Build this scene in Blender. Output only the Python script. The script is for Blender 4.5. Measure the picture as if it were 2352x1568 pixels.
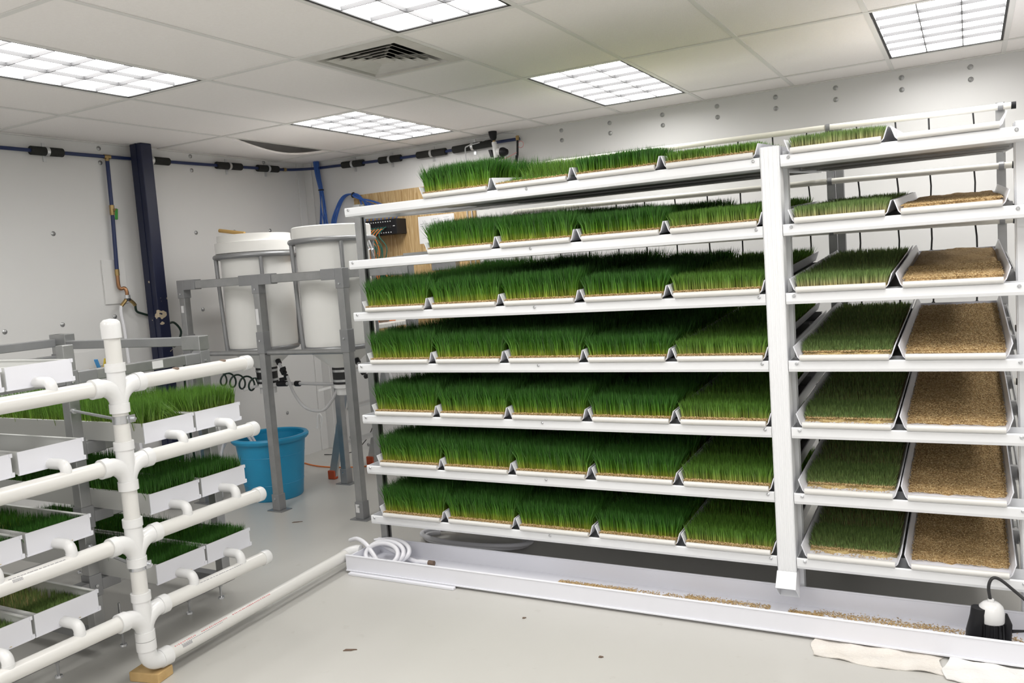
import bpy, math, random
import numpy as np
from mathutils import Matrix, Vector

for _o in list(bpy.data.objects):
    bpy.data.objects.remove(_o, do_unlink=True)
sc = bpy.context.scene
COL = sc.collection
random.seed(7)

# ------------------------------------------------------------------ camera
CAM_R = (0.87671687, 0.47586217, -0.07016215)
CAM_U = (0.01952286, 0.11054185, 0.99367971)
CAM_W = (-0.48061044, 0.87254552, -0.08762371)
cam_d = bpy.data.cameras.new('camera')
cam = bpy.data.objects.new('camera', cam_d)
COL.objects.link(cam)
cam_d.sensor_fit = 'HORIZONTAL'
cam_d.sensor_width = 36.0
cam_d.lens = 1927.06 / 2352.0 * 36.0
cam_d.clip_start = 0.05
cam_d.clip_end = 100
cam.matrix_world = Matrix(((CAM_R[0], CAM_U[0], -CAM_W[0], 0.0),
                           (CAM_R[1], CAM_U[1], -CAM_W[1], 0.0),
                           (CAM_R[2], CAM_U[2], -CAM_W[2], 1.58),
                           (0, 0, 0, 1)))
sc.camera = cam

# ------------------------------------------------------------------ world, exposure
world = bpy.data.worlds.new('world')
sc.world = world
world.use_nodes = True
world.node_tree.nodes['Background'].inputs[0].default_value = (0.8, 0.85, 0.9, 1)
world.node_tree.nodes['Background'].inputs[1].default_value = 0.05
sc.view_settings.view_transform = 'Standard'
sc.view_settings.look = 'None'
sc.view_settings.gamma = 1.0
sc.view_settings.use_curve_mapping = False
sc.view_settings.exposure = 0.16
LAMP = 11.6            # radiance of the ceiling light panels

# ------------------------------------------------------------------ helpers
class MB:
    """collects shapes (world or local coordinates) and links them as ONE mesh object"""
    def __init__(s):
        s.v = []; s.f = []; s.sm = []
    def add(s, vs, fs, smooth=False):
        o = len(s.v)
        s.v += [tuple(map(float, q)) for q in vs]
        s.f += [tuple(o + i for i in f) for f in fs]
        s.sm += [smooth] * len(fs)
        return s
    def box(s, x0, x1, y0, y1, z0, z1):
        vs = [(x, y, z) for z in (z0, z1) for y in (y0, y1) for x in (x0, x1)]
        return s.add(vs, [(0, 2, 3, 1), (4, 5, 7, 6), (0, 1, 5, 4), (2, 6, 7, 3), (0, 4, 6, 2), (1, 3, 7, 5)])
    def obox(s, c, u, v, w):
        """oriented box: centre and three half-axis vectors"""
        c, u, v, w = map(Vector, (c, u, v, w))
        vs = [c + a * u + b * v + d * w for d in (-1, 1) for b in (-1, 1) for a in (-1, 1)]
        return s.add(vs, [(0, 2, 3, 1), (4, 5, 7, 6), (0, 1, 5, 4), (2, 6, 7, 3), (0, 4, 6, 2), (1, 3, 7, 5)])
    def beam(s, a, b, hw, hh, up=(0, 0, 1)):
        a, b = Vector(a), Vector(b); d = b - a
        side = d.cross(Vector(up)).normalized(); u2 = side.cross(d).normalized()
        return s.obox((a + b) / 2, d / 2, side * hw, u2 * hh)
    def tube(s, pts, r, n=12, caps=True, smooth=True):
        pts = [Vector(q) for q in pts]
        rs = r if isinstance(r, (list, tuple)) else [r] * len(pts)
        t0 = (pts[1] - pts[0]).normalized()
        ref = Vector((0, 0, 1)) if abs(t0.z) < .9 else Vector((1, 0, 0))
        nrm = t0.cross(ref).normalized()
        vs = []; m = len(pts)
        for i, q in enumerate(pts):
            t = (pts[min(i + 1, m - 1)] - pts[max(i - 1, 0)])
            t = t.normalized() if t.length > 1e-9 else t0
            nrm = (nrm - t * nrm.dot(t))
            nrm = nrm.normalized() if nrm.length > 1e-9 else t.orthogonal().normalized()
            bn = t.cross(nrm)
            for k in range(n):
                a = 2 * math.pi * k / n
                vs.append(q + (nrm * math.cos(a) + bn * math.sin(a)) * rs[i])
        fs = []
        for i in range(m - 1):
            for k in range(n):
                fs.append((i * n + k, i * n + (k + 1) % n, (i + 1) * n + (k + 1) % n, (i + 1) * n + k))
        s.add(vs, fs, smooth)
        if caps:
            s.add([vs[k] for k in range(n)], [tuple(range(n))[::-1]])
            s.add([vs[(m - 1) * n + k] for k in range(n)], [tuple(range(n))])
        return s
    def lathe(s, prof, c, axis=(0, 0, 1), n=32, smooth=True):
        """prof: list of (radius, height along axis)"""
        ax = Vector(axis).normalized(); u = ax.orthogonal().normalized(); w = ax.cross(u); c = Vector(c)
        vs = []
        for r, h in prof:
            for k in range(n):
                a = 2 * math.pi * k / n
                vs.append(c + ax * h + (u * math.cos(a) + w * math.sin(a)) * max(r, 1e-5))
        fs = [(i * n + k, i * n + (k + 1) % n, (i + 1) * n + (k + 1) % n, (i + 1) * n + k)
              for i in range(len(prof) - 1) for k in range(n)]
        return s.add(vs, fs, smooth)
    def torus(s, c, R, r, axis=(0, 0, 1), n=40, m=10):
        ax = Vector(axis).normalized(); u = ax.orthogonal().normalized(); w = ax.cross(u); c = Vector(c)
        vs = []
        for i in range(n):
            a = 2 * math.pi * i / n; d = u * math.cos(a) + w * math.sin(a)
            for k in range(m):
                b = 2 * math.pi * k / m
                vs.append(c + d * (R + r * math.cos(b)) + ax * (r * math.sin(b)))
        fs = [(i * m + k, ((i + 1) % n) * m + k, ((i + 1) % n) * m + (k + 1) % m, i * m + (k + 1) % m)
              for i in range(n) for k in range(m)]
        return s.add(vs, fs, True)
    def extrude(s, poly, a, b, caps=True, smooth=False):
        """closed polygon poly (list of 2-D points mapped by functions a, b -> 3-D at both ends)"""
        n = len(poly); vs = [a(q) for q in poly] + [b(q) for q in poly]
        fs = [(k, (k + 1) % n, n + (k + 1) % n, n + k) for k in range(n)]
        s.add(vs, fs, smooth)
        if caps:
            s.add(vs, [tuple(range(n))[::-1], tuple(range(n, 2 * n))])
        return s
    def mesh(s, name, mat, off=(0, 0, 0)):
        me = bpy.data.meshes.new(name)
        me.from_pydata([(x - off[0], y - off[1], z - off[2]) for x, y, z in s.v], [], s.f)
        me.polygons.foreach_set('use_smooth', s.sm)
        if mat: me.materials.append(mat)
        me.update()
        if any(s.sm): me.set_sharp_from_angle(angle=math.radians(38))
        return me

BASE = {}
def tag(o, label=None, cat=None, group=None, kind=None):
    if label: o['label'] = label
    if cat: o['category'] = cat
    if group: o['group'] = group
    if kind: o['kind'] = kind
    return o
def thing(name, label, cat, loc=(0, 0, 0), group=None, rot=(0, 0, 0)):
    o = bpy.data.objects.new(name, None); COL.objects.link(o)
    o.location = loc; o.rotation_euler = rot; o.empty_display_size = .1
    BASE[o.name] = tuple(loc)
    return tag(o, label, cat, group)
def put(name, me, parent=None, loc=(0, 0, 0), rot=(0, 0, 0), kind=None):
    """an object of its own that shares the mesh me"""
    o = bpy.data.objects.new(name, me); COL.objects.link(o)
    o.parent = parent; o.location = loc; o.rotation_euler = rot
    if kind: o['kind'] = kind
    return o
def part(mb, name, mat, parent, bevel=0, label=None, kind=None, local=False):
    off = (0, 0, 0) if local else BASE.get(parent.name, (0, 0, 0))
    o = put(name, mb.mesh(name, mat, off), parent, kind=kind)
    BASE[o.name] = off
    if label: o['label'] = label
    if bevel: bev(o, bevel)
    return o
def bev(o, w, seg=2):
    m = o.modifiers.new('bevel', 'BEVEL'); m.width = w; m.segments = seg
    m.limit_method = 'ANGLE'; m.angle_limit = math.radians(40)
def single(mb, name, mat, label, cat, group=None, bevel=0, kind=None, loc=(0, 0, 0)):
    o = put(name, mb.mesh(name, mat, loc), None, loc=loc)
    BASE[o.name] = tuple(loc)
    if bevel: bev(o, bevel)
    return tag(o, label, cat, group, kind)
def structure(mb, name, mat, bevel=0):
    o = put(name, mb.mesh(name, mat), None, kind='structure'); BASE[o.name] = (0, 0, 0)
    if bevel: bev(o, bevel)
    return o
def cat_rom(pts, k=8):
    P = [Vector(q) for q in pts]; P = [P[0] * 2 - P[1]] + P + [P[-1] * 2 - P[-2]]
    out = []
    for i in range(1, len(P) - 2):
        a, b, c, d = P[i - 1:i + 3]
        for j in range(k):
            t = j / k
            out.append(.5 * ((2 * b) + (c - a) * t + (2 * a - 5 * b + 4 * c - d) * t * t + (3 * b - a - 3 * c + d) * t ** 3))
    out.append(P[-2]); return out
def arc(c, u, v, r, a0, a1, n=8):
    c, u, v = Vector(c), Vector(u), Vector(v)
    return [c + (u * math.cos(a0 + (a1 - a0) * i / n) + v * math.sin(a0 + (a1 - a0) * i / n)) * r for i in range(n + 1)]

# ------------------------------------------------------------------ materials
def mat(name, col, rough=.5, metal=0, noise=None, bump=None, spec=.5, coat=0):
    """noise = (second colour, scale, contrast); bump = (scale, strength)"""
    m = bpy.data.materials.new(name); m.use_nodes = True
    nt = m.node_tree; b = nt.nodes['Principled BSDF']
    b.inputs['Base Color'].default_value = (*col, 1); b.inputs['Roughness'].default_value = rough
    b.inputs['Metallic'].default_value = metal; b.inputs['Specular IOR Level'].default_value = spec
    b.inputs['Coat Weight'].default_value = coat
    tc = nt.nodes.new('ShaderNodeTexCoord')
    if noise:
        c2, scl, con = noise
        n = nt.nodes.new('ShaderNodeTexNoise'); n.inputs['Scale'].default_value = scl; n.inputs['Detail'].default_value = 6
        nt.links.new(tc.outputs['Object'], n.inputs['Vector'])
        r = nt.nodes.new('ShaderNodeValToRGB'); e = r.color_ramp.elements
        e[0].position = .5 - con; e[1].position = .5 + con
        e[0].color = (*col, 1); e[1].color = (*c2, 1)
        nt.links.new(n.outputs['Fac'], r.inputs['Fac']); nt.links.new(r.outputs['Color'], b.inputs['Base Color'])
    if bump:
        n2 = nt.nodes.new('ShaderNodeTexNoise'); n2.inputs['Scale'].default_value = bump[0]; n2.inputs['Detail'].default_value = 4
        nt.links.new(tc.outputs['Object'], n2.inputs['Vector'])
        bp = nt.nodes.new('ShaderNodeBump'); bp.inputs['Strength'].default_value = bump[1]; bp.inputs['Distance'].default_value = .01
        nt.links.new(n2.outputs['Fac'], bp.inputs['Height']); nt.links.new(bp.outputs['Normal'], b.inputs['Normal'])
    return m
M = {}
M['wall'] = mat('wall_panel', (.74, .737, .73), .45, noise=((.71, .707, .70), 1.3, .25), bump=(3, .05))
M['ceil_tile'] = mat('ceiling_tile', (.92, .885, .87), .9, noise=((.94, .91, .895), 60, .2), bump=(150, .25))
M['grid'] = mat('ceiling_grid', (.76, .75, .73), .6)
M['plenum'] = mat('plenum', (.10, .085, .07), .9)
M['pvc'] = mat('white_pvc', (.71, .70, .675), .28)
M['pvc_fit'] = mat('white_pvc_fitting', (.76, .76, .76), .22)
M['vinyl'] = mat('white_vinyl', (.80, .805, .86), .35)
M['vinyl_side'] = mat('grey_white_vinyl', (.66, .665, .65), .4)
M['cream'] = mat('cream_pipe', (.80, .78, .71), .35)
M['galv'] = mat('galvanised_steel', (.37, .375, .38), .36, .85, noise=((.46, .465, .47), 14, .25))
M['galv_grey'] = mat('grey_painted_tube', (.29, .295, .305), .4, .5, noise=((.34, .345, .355), 9, .3))
M['alu'] = mat('aluminium', (.66, .67, .68), .35, .9)
M['zinc'] = mat('zinc_bolt', (.62, .63, .65), .25, .9)
M['black'] = mat('black_rubber', (.018, .018, .019), .5)
M['foam'] = mat('black_foam', (.022, .023, .021), .9, bump=(120, .3))
M['blackpl'] = mat('black_plastic', (.013, .013, .015), .4, spec=.25)
M['bluepex'] = mat('blue_pex', (.012, .026, .10), .35)
M['bluecable'] = mat('blue_cable', (.04, .13, .46), .45)
M['orange'] = mat('orange_cable', (.80, .22, .05), .45)
M['green'] = mat('green_cable', (.02, .13, .10), .45)
M['brass'] = mat('brass', (.38, .27, .12), .3, .9)
M['copper'] = mat('copper', (.36, .19, .10), .35, .9)
M['greenlever'] = mat('green_lever', (.05, .30, .05), .4)
M['yellow'] = mat('yellow_lever', (.80, .60, .06), .4)
M['bluelever'] = mat('blue_lever', (.08, .35, .75), .4)
M['bucket'] = mat('blue_tub', (.015, .27, .50), .35, noise=((.02, .32, .56), 5, .3))
M['tank'] = mat('tank_white', (.88, .875, .85), .4, noise=((.91, .905, .88), 2, .3))
M['tanklid'] = mat('tank_lid', (.92, .91, .88), .4)
M['hose'] = mat('clear_hose', (.80, .80, .84), .25)
M['greyhose'] = mat('grey_hose', (.50, .50, .51), .4)
M['greenhose'] = mat('dark_green_hose', (.012, .035, .025), .35)
M['paper'] = mat('paper', (.80, .80, .81), .8)
M['ink'] = mat('grey_ink', (.35, .35, .37), .8)
M['redink'] = mat('red_ink', (.65, .30, .30), .7)
M['block'] = mat('pine_block', (.62, .43, .20), .7, noise=((.52, .34, .14), 22, .25))
M['stick'] = mat('wood_stick', (.60, .38, .13), .6)
M['towel'] = mat('towel', (.72, .67, .61), .95, noise=((.78, .75, .71), 12, .3), bump=(90, .5))
M['paper_towel'] = mat('white_towel', (.80, .79, .77), .95, bump=(60, .5))
M['orangefoot'] = mat('orange_foot', (.55, .09, .03), .5)
M['debris'] = mat('brown_debris', (.16, .11, .08), .8)
M['white_metal'] = mat('white_painted_metal', (.83, .84, .86), .3)
M['louver'] = mat('louver_metal', (.075, .075, .078), .6)
M['deck'] = mat('galvanised_deck', (.40, .40, .40), .5, .2, noise=((.48, .48, .48), 9, .3))
M['frame_black'] = mat('black_reveal', (.012, .012, .012), .6)
M['vent'] = mat('vent_white', (.64, .63, .60), .5, noise=((.55, .53, .49), 12, .3))

def wood_mat():
    m = bpy.data.materials.new('plywood'); m.use_nodes = True; nt = m.node_tree; b = nt.nodes['Principled BSDF']
    b.inputs['Roughness'].default_value = .6
    tc = nt.nodes.new('ShaderNodeTexCoord'); mp = nt.nodes.new('ShaderNodeMapping')
    mp.inputs['Scale'].default_value = (9, 9, .8)
    nt.links.new(tc.outputs['Object'], mp.inputs['Vector'])
    n = nt.nodes.new('ShaderNodeTexNoise'); n.inputs['Scale'].default_value = 1.2; n.inputs['Detail'].default_value = 3; n.inputs['Distortion'].default_value = 1.5
    nt.links.new(mp.outputs['Vector'], n.inputs['Vector'])
    w = nt.nodes.new('ShaderNodeMath'); w.operation = 'MULTIPLY'; w.inputs[1].default_value = 9
    nt.links.new(n.outputs['Fac'], w.inputs[0])
    fr = nt.nodes.new('ShaderNodeMath'); fr.operation = 'FRACT'; nt.links.new(w.outputs[0], fr.inputs[0])
    r = nt.nodes.new('ShaderNodeValToRGB'); e = r.color_ramp.elements
    e[0].position = 0; e[0].color = (.60, .43, .22, 1); e[1].position = 1; e[1].color = (.68, .52, .31, 1)
    x = r.color_ramp.elements.new(.85); x.color = (.40, .25, .10, 1)
    nt.links.new(fr.outputs[0], r.inputs['Fac']); nt.links.new(r.outputs['Color'], b.inputs['Base Color'])
    return m
M['ply'] = wood_mat()

def floor_mat():
    m = mat('floor_epoxy', (.52, .51, .482), .32, noise=((.565, .555, .525), .8, .3), bump=(2, .03))
    nt = m.node_tree; b = nt.nodes['Principled BSDF']
    src = b.inputs['Base Color'].links[0].from_socket
    tc = nt.nodes.new('ShaderNodeTexCoord')
    n = nt.nodes.new('ShaderNodeTexNoise'); n.inputs['Scale'].default_value = 16; n.inputs['Detail'].default_value = 5
    nt.links.new(tc.outputs['Object'], n.inputs['Vector'])
    r = nt.nodes.new('ShaderNodeValToRGB'); e = r.color_ramp.elements
    e[0].position = .66; e[0].color = (0, 0, 0, 1); e[1].position = .80; e[1].color = (.35, .35, .35, 1)
    nt.links.new(n.outputs['Fac'], r.inputs['Fac'])
    mx = nt.nodes.new('ShaderNodeMix'); mx.data_type = 'RGBA'
    nt.links.new(r.outputs['Color'], mx.inputs['Factor']); nt.links.new(src, mx.inputs['A'])
    mx.inputs['B'].default_value = (.40, .38, .34, 1)
    nt.links.new(mx.outputs['Result'], b.inputs['Base Color'])
    return m
M['floor'] = floor_mat()

def column_mat():
    m = bpy.data.materials.new('navy_paint'); m.use_nodes = True; nt = m.node_tree; b = nt.nodes['Principled BSDF']
    b.inputs['Roughness'].default_value = .4
    tc = nt.nodes.new('ShaderNodeTexCoord'); mp = nt.nodes.new('ShaderNodeMapping'); mp.inputs['Scale'].default_value = (1, 1, 1.6)
    nt.links.new(tc.outputs['Object'], mp.inputs['Vector'])
    n = nt.nodes.new('ShaderNodeTexNoise'); n.inputs['Scale'].default_value = 11; n.inputs['Detail'].default_value = 2
    nt.links.new(mp.outputs['Vector'], n.inputs['Vector'])
    sx = nt.nodes.new('ShaderNodeSeparateXYZ'); nt.links.new(tc.outputs['Object'], sx.inputs[0])
    # the chips sit where carts have knocked the paint, around 1.2 m to 1.6 m up
    d = nt.nodes.new('ShaderNodeMath'); d.operation = 'SUBTRACT'; d.inputs[1].default_value = 1.42; nt.links.new(sx.outputs['Z'], d.inputs[0])
    a = nt.nodes.new('ShaderNodeMath'); a.operation = 'ABSOLUTE'; nt.links.new(d.outputs[0], a.inputs[0])
    k = nt.nodes.new('ShaderNodeMath'); k.operation = 'MULTIPLY'; k.inputs[1].default_value = .55; nt.links.new(a.outputs[0], k.inputs[0])
    s = nt.nodes.new('ShaderNodeMath'); s.operation = 'SUBTRACT'; nt.links.new(n.outputs['Fac'], s.inputs[0]); nt.links.new(k.outputs[0], s.inputs[1])
    r = nt.nodes.new('ShaderNodeValToRGB'); r.color_ramp.interpolation = 'CONSTANT'; e = r.color_ramp.elements
    e[0].position = 0; e[0].color = (.008, .012, .042, 1); e[1].position = .575; e[1].color = (.55, .46, .33, 1)
    nt.links.new(s.outputs[0], r.inputs['Fac']); nt.links.new(r.outputs['Color'], b.inputs['Base Color'])
    return m
M['navy'] = column_mat()

def grass_mat(name, stops, tipvar=.35):
    m = bpy.data.materials.new(name); m.use_nodes = True; nt = m.node_tree
    for nd in list(nt.nodes): nt.nodes.remove(nd)
    out = nt.nodes.new('ShaderNodeOutputMaterial')
    at = nt.nodes.new('ShaderNodeAttribute'); at.attribute_name = 'along'
    ar = nt.nodes.new('ShaderNodeAttribute'); ar.attribute_name = 'rnd'
    r = nt.nodes.new('ShaderNodeValToRGB'); e = r.color_ramp.elements
    while len(e) < len(stops): e.new(.5)
    for q, (p, c) in zip(e, stops): q.position = p; q.color = (*c, 1)
    nt.links.new(at.outputs['Fac'], r.inputs['Fac'])
    hv = nt.nodes.new('ShaderNodeHueSaturation')
    mr = nt.nodes.new('ShaderNodeMapRange'); mr.inputs['To Min'].default_value = 1 - tipvar; mr.inputs['To Max'].default_value = 1 + tipvar
    nt.links.new(ar.outputs['Fac'], mr.inputs['Value']); nt.links.new(mr.outputs['Result'], hv.inputs['Value'])
    nt.links.new(r.outputs['Color'], hv.inputs['Color'])
    df = nt.nodes.new('ShaderNodeBsdfDiffuse'); tr = nt.nodes.new('ShaderNodeBsdfTranslucent'); gl = nt.nodes.new('ShaderNodeBsdfGlossy')
    gl.inputs['Roughness'].default_value = .45; gl.inputs['Color'].default_value = (.6, .7, .6, 1)
    nt.links.new(hv.outputs['Color'], df.inputs['Color']); nt.links.new(hv.outputs['Color'], tr.inputs['Color'])
    m1 = nt.nodes.new('ShaderNodeMixShader'); m1.inputs[0].default_value = .35
    nt.links.new(df.outputs[0], m1.inputs[1]); nt.links.new(tr.outputs[0], m1.inputs[2])
    m2 = nt.nodes.new('ShaderNodeMixShader'); m2.inputs[0].default_value = .05
    nt.links.new(m1.outputs[0], m2.inputs[1]); nt.links.new(gl.outputs[0], m2.inputs[2])
    nt.links.new(m2.outputs[0], out.inputs['Surface'])
    return m
M['grass'] = grass_mat('tall_grass', [(0, (.58, .50, .12)), (.14, (.40, .46, .06)), (.38, (.13, .29, .025)), (.7, (.055, .185, .02)), (1, (.05, .16, .025))], .5)
M['grass_mid'] = grass_mat('half_grown_grass', [(0, (.62, .56, .22)), (.25, (.40, .48, .10)), (.6, (.17, .32, .045)), (1, (.11, .25, .035))], .45)
M['grass_young'] = grass_mat('young_grass', [(0, (.64, .55, .30)), (.35, (.50, .52, .24)), (.7, (.24, .34, .11)), (1, (.15, .25, .07))], .4)

def seed_mat(name, a, b_, c):
    m = bpy.data.materials.new(name); m.use_nodes = True; nt = m.node_tree; b = nt.nodes['Principled BSDF']
    b.inputs['Roughness'].default_value = .75
    tc = nt.nodes.new('ShaderNodeTexCoord'); v = nt.nodes.new('ShaderNodeTexVoronoi'); v.inputs['Scale'].default_value = 160
    nt.links.new(tc.outputs['Object'], v.inputs['Vector'])
    sp = nt.nodes.new('ShaderNodeSeparateColor'); nt.links.new(v.outputs['Color'], sp.inputs[0])
    r = nt.nodes.new('ShaderNodeValToRGB'); e = r.color_ramp.elements
    e[0].color = (*a, 1); e[1].color = (*b_, 1); x = e.new(.5); x.color = (*c, 1)
    nt.links.new(sp.outputs[0], r.inputs['Fac']); nt.links.new(r.outputs['Color'], b.inputs['Base Color'])
    bp = nt.nodes.new('ShaderNodeBump'); bp.inputs['Strength'].default_value = .8; bp.inputs['Distance'].default_value = .003
    nt.links.new(v.outputs['Distance'], bp.inputs['Height']); nt.links.new(bp.outputs['Normal'], b.inputs['Normal'])
    return m
M['mat_roots'] = seed_mat('root_mat', (.50, .36, .15), (.66, .54, .30), (.60, .46, .20))
M['seedbed'] = seed_mat('seed_bed', (.38, .24, .10), (.62, .45, .23), (.50, .33, .15))
def grain_mat():
    m = bpy.data.materials.new('grain'); m.use_nodes = True; nt = m.node_tree; b = nt.nodes['Principled BSDF']
    b.inputs['Roughness'].default_value = .55
    ar = nt.nodes.new('ShaderNodeAttribute'); ar.attribute_name = 'rnd'
    r = nt.nodes.new('ShaderNodeValToRGB'); e = r.color_ramp.elements
    e[0].color = (.33, .20, .08, 1); e[1].color = (.80, .62, .35, 1); x = e.new(.5); x.color = (.58, .40, .18, 1)
    nt.links.new(ar.outputs['Fac'], r.inputs['Fac']); nt.links.new(r.outputs['Color'], b.inputs['Base Color'])
    return m
M['grain'] = grain_mat()
def emit(name, col, s):
    m = bpy.data.materials.new(name); m.use_nodes = True; nt = m.node_tree
    for nd in list(nt.nodes): nt.nodes.remove(nd)
    o = nt.nodes.new('ShaderNodeOutputMaterial'); e = nt.nodes.new('ShaderNodeEmission')
    e.inputs[0].default_value = (*col, 1); e.inputs[1].default_value = s
    nt.links.new(e.outputs[0], o.inputs[0]); return m
M['lamp'] = emit('lamp_panel', (1.0, .985, .96), LAMP)

# ================================================================== ROOM
XL, XR, YF, YB, ZC = -5.38, 3.2, -3.4, 6.02, 2.658
TT = .6096
XA, Y1 = -3.4576, 3.1966
structure(MB().box(XL - .06, XR + .06, YF - .06, YB + .06, -.06, 0), 'floor', M['floor'])
wl = structure(MB().box(XL - .06, XL, YF - .06, YB + .06, 0, 3.0), 'wall_left', M['wall'])
wb = structure(MB().box(XL, XR, YB, YB + .06, 0, 3.0), 'wall_back', M['wall'])
structure(MB().box(XR, XR + .06, YF - .06, YB + .06, 0, 3.0), 'wall_right', M['wall'])
structure(MB().box(XL, XR, YF - .06, YF, 0, 3.0), 'wall_front', M['wall'])
ceil = structure(MB().box(XL - .06, XR + .06, YF - .06, YB + .06, 3.0, 3.05), 'ceiling', M['plenum'])

# corner trim strip
structure(MB().box(XL, XL + .10, YB - .012, YB, 0, ZC).box(XL, XL + .012, YB - .10, YB - .012, 0, ZC), 'trim_1', M['wall'], .003)

# rivets in the wall panels
rv = MB().lathe([(.016, 0), (.016, .003), (.012, .006), (.0001, .009)], (0, 0, 0), n=14).mesh('rivet', M['galv'])
for y, z in [(3.52, 2.02), (4.71, 2.03), (4.7, 1.42), (3.51, 1.41), (3.12, 1.4), (3.91, 1.43), (3.93, 2.62), (3.93, 2.52), (4.73, 2.63), (4.73, 2.52),
             (5.11, 2.04), (5.52, 2.05), (5.52, .43), (5.1, 1.42), (5.52, 1.42), (3.12, 2.02), (3.12, 2.62), (5.52, 2.64)]:
    put('rivet', rv, wl, (XL, y, z), (0, math.pi / 2, 0))
rows_b = [(x, z) for x in (-2.75, -2.35, -1.94, -1.54, -1.14, -.755, -.36, .025, .43, .83) for z in (2.605, 2.53)]
rows_b += [(-5.13, 2.04), (-5.1, .76), (-5.1, .4), (-5.1, .11), (-4.9, .05)]
for x, z in rows_b:
    put('rivet', rv, wb, (x, YB, z), (math.pi / 2, 0, 0))

# --- ceiling tiles, grid bars and the fixtures that replace tiles
LIGHTS = [(c, r) for c in (-1, 2, 5, 8) for r in (0, 2, -2, -4)]     # column, row (row = index in 4-ft steps from Y1-4ft)
xb = [XL] + [XA + k * TT for k in range(-2, 11)] + [XR]
yb = [YF] + [Y1 + k * 2 * TT for k in range(-5, 3)] + [YB]
cells = {}
for i in range(len(xb) - 1):
    for j in range(len(yb) - 1):
        cells[(i, j)] = (xb[i], xb[i + 1], yb[j], yb[j + 1])
# column index i: i=0 wall strip, i>=1 -> k=i-3 ; row index j: j=0 edge, j>=1 -> k=j-6 (from Y1)
def colk(i): return i - 3
light_rows = {5: 'near', 7: 'far', 3: 'x', 1: 'y'}         # j=5: Y1-4ft..Y1 ; j=7: Y1+4ft..Y1+8ft
light_cols = (-1, 2, 5, 8)
tile_cache = {}
def tile(x0, x1, y0, y1):
    w, l = round(x1 - x0, 4), round(y1 - y0, 4)
    if (w, l) not in tile_cache:
        g = .008
        tile_cache[(w, l)] = MB().box(-w / 2 + g, w / 2 - g, -l / 2 + g, l / 2 - g, 0, .016).mesh('ceiling_tile', M['ceil_tile'])
    put('ceiling_tile', tile_cache[(w, l)], ceil, ((x0 + x1) / 2, (y0 + y1) / 2, ZC + .001))
light_cells = []; vent_cell = None
for (i, j), (x0, x1, y0, y1) in cells.items():
    k = colk(i)
    if i > 0 and k in light_cols and j in light_rows:
        light_cells.append((k, j, x0, x1, y0, y1)); continue
    if k == 1 and j == 6:
        ym = y0 + TT; vent_cell = (x0, x1, y0, ym); tile(x0, x1, ym, y1); continue
    if i == 0 and j == 7:
        # the sagging tile by the corner
        mb = MB(); nx, ny = 6, 16; vs = []; fs = []
        for b in range(ny + 1):
            for a in range(nx + 1):
                u, v = a / nx, b / ny
                s = -.075 * (u ** 1.6) * math.sin(math.pi * v) ** 1.3
                vs.append((x0 + .008 + (x1 - x0 - .016) * u, y0 + .008 + (y1 - y0 - .016) * v, ZC + .001 + s))
        n0 = len(vs); vs += [(x, y, z + .014) for x, y, z in vs]
        for b in range(ny):
            for a in range(nx):
                q = b * (nx + 1) + a
                fs.append((q, q + nx + 1, q + nx + 2, q + 1)); fs.append((n0 + q, n0 + q + 1, n0 + q + nx + 2, n0 + q + nx + 1))
        for b in range(ny):
            q = b * (nx + 1) + nx; fs.append((q, q + nx + 1, n0 + q + nx + 1, n0 + q))
        mb.add(vs, fs, True); part(mb, 'ceiling_tile', M['ceil_tile'], ceil, label='sagging ceiling tile'); continue
    tile(x0, x1, y0, y1)
for x in xb[1:-1]:
    part(MB().box(x - .012, x + .012, YF, YB, ZC - .003, ZC + .0005), 'grid_bar', M['grid'], ceil)
for y in yb[1:-1]:
    part(MB().box(XL, XR, y - .012, y + .012, ZC - .004, ZC + .0005), 'grid_bar', M['grid'], ceil)
x0, x1, y0, y1 = vent_cell
part(MB().box(x0, x1, y1 - .012, y1 + .012, ZC - .0035, ZC + .0005), 'grid_bar', M['grid'], ceil)
part(MB().box(XL, XL + .02, YF, YB, ZC - .006, ZC).box(XL, XR, YB - .02, YB, ZC - .006, ZC), 'wall_angle', M['grid'], ceil)

# --- recessed lights
def fixture_meshes():
    w, l = TT, 2 * TT; hw, hl = w / 2 - .014, l / 2 - .014
    fr = MB()
    for a, b, c, d in ((-hw, hw, -hl, -hl + .012), (-hw, hw, hl - .012, hl), (-hw, -hw + .012, -hl + .012, hl - .012), (hw - .012, hw, -hl + .012, hl - .012)):
        fr.box(a, b, c, d, -.001, .004)
    iw, il = hw - .012, hl - .012
    hs = MB()
    hs.box(-iw - .006, -iw, -il, il, .004, .07).box(iw, iw + .006, -il, il, .004, .07).box(-iw, iw, -il - .006, -il, .004, .07).box(-iw, iw, il, il + .006, .004, .07)
    df = MB().add([(-iw, -il, .02), (iw, -il, .02), (iw, il, .02), (-iw, il, .02)], [(0, 3, 2, 1)])
    lb = MB().box(-.0025, .0025, -il, il, .002, .0195); cb = MB().box(-iw, iw, -.0025, .0025, .002, .0195)
    return (fr.mesh('frame', M['frame_black']), hs.mesh('housing', M['white_metal']), df.mesh('lamp_panel', M['lamp']),
            lb.mesh('louver_blade', M['louver']), cb.mesh('louver_blade', M['louver']), iw, il)
FR, HS, DF, LB, CB, IW, IL = fixture_meshes()
names = {(-1, 5): 'recessed ceiling light cut by the left edge, above the blue column side',
         (2, 5): 'large recessed ceiling light cut by the top edge, beside the square air vent',
         (-1, 7): 'smallest recessed ceiling light, near the corner beside the sagging tile',
         (2, 7): 'recessed ceiling light above the middle of the tall grass rack',
         (5, 7): 'recessed ceiling light at the top right, over the seed trays'}
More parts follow.
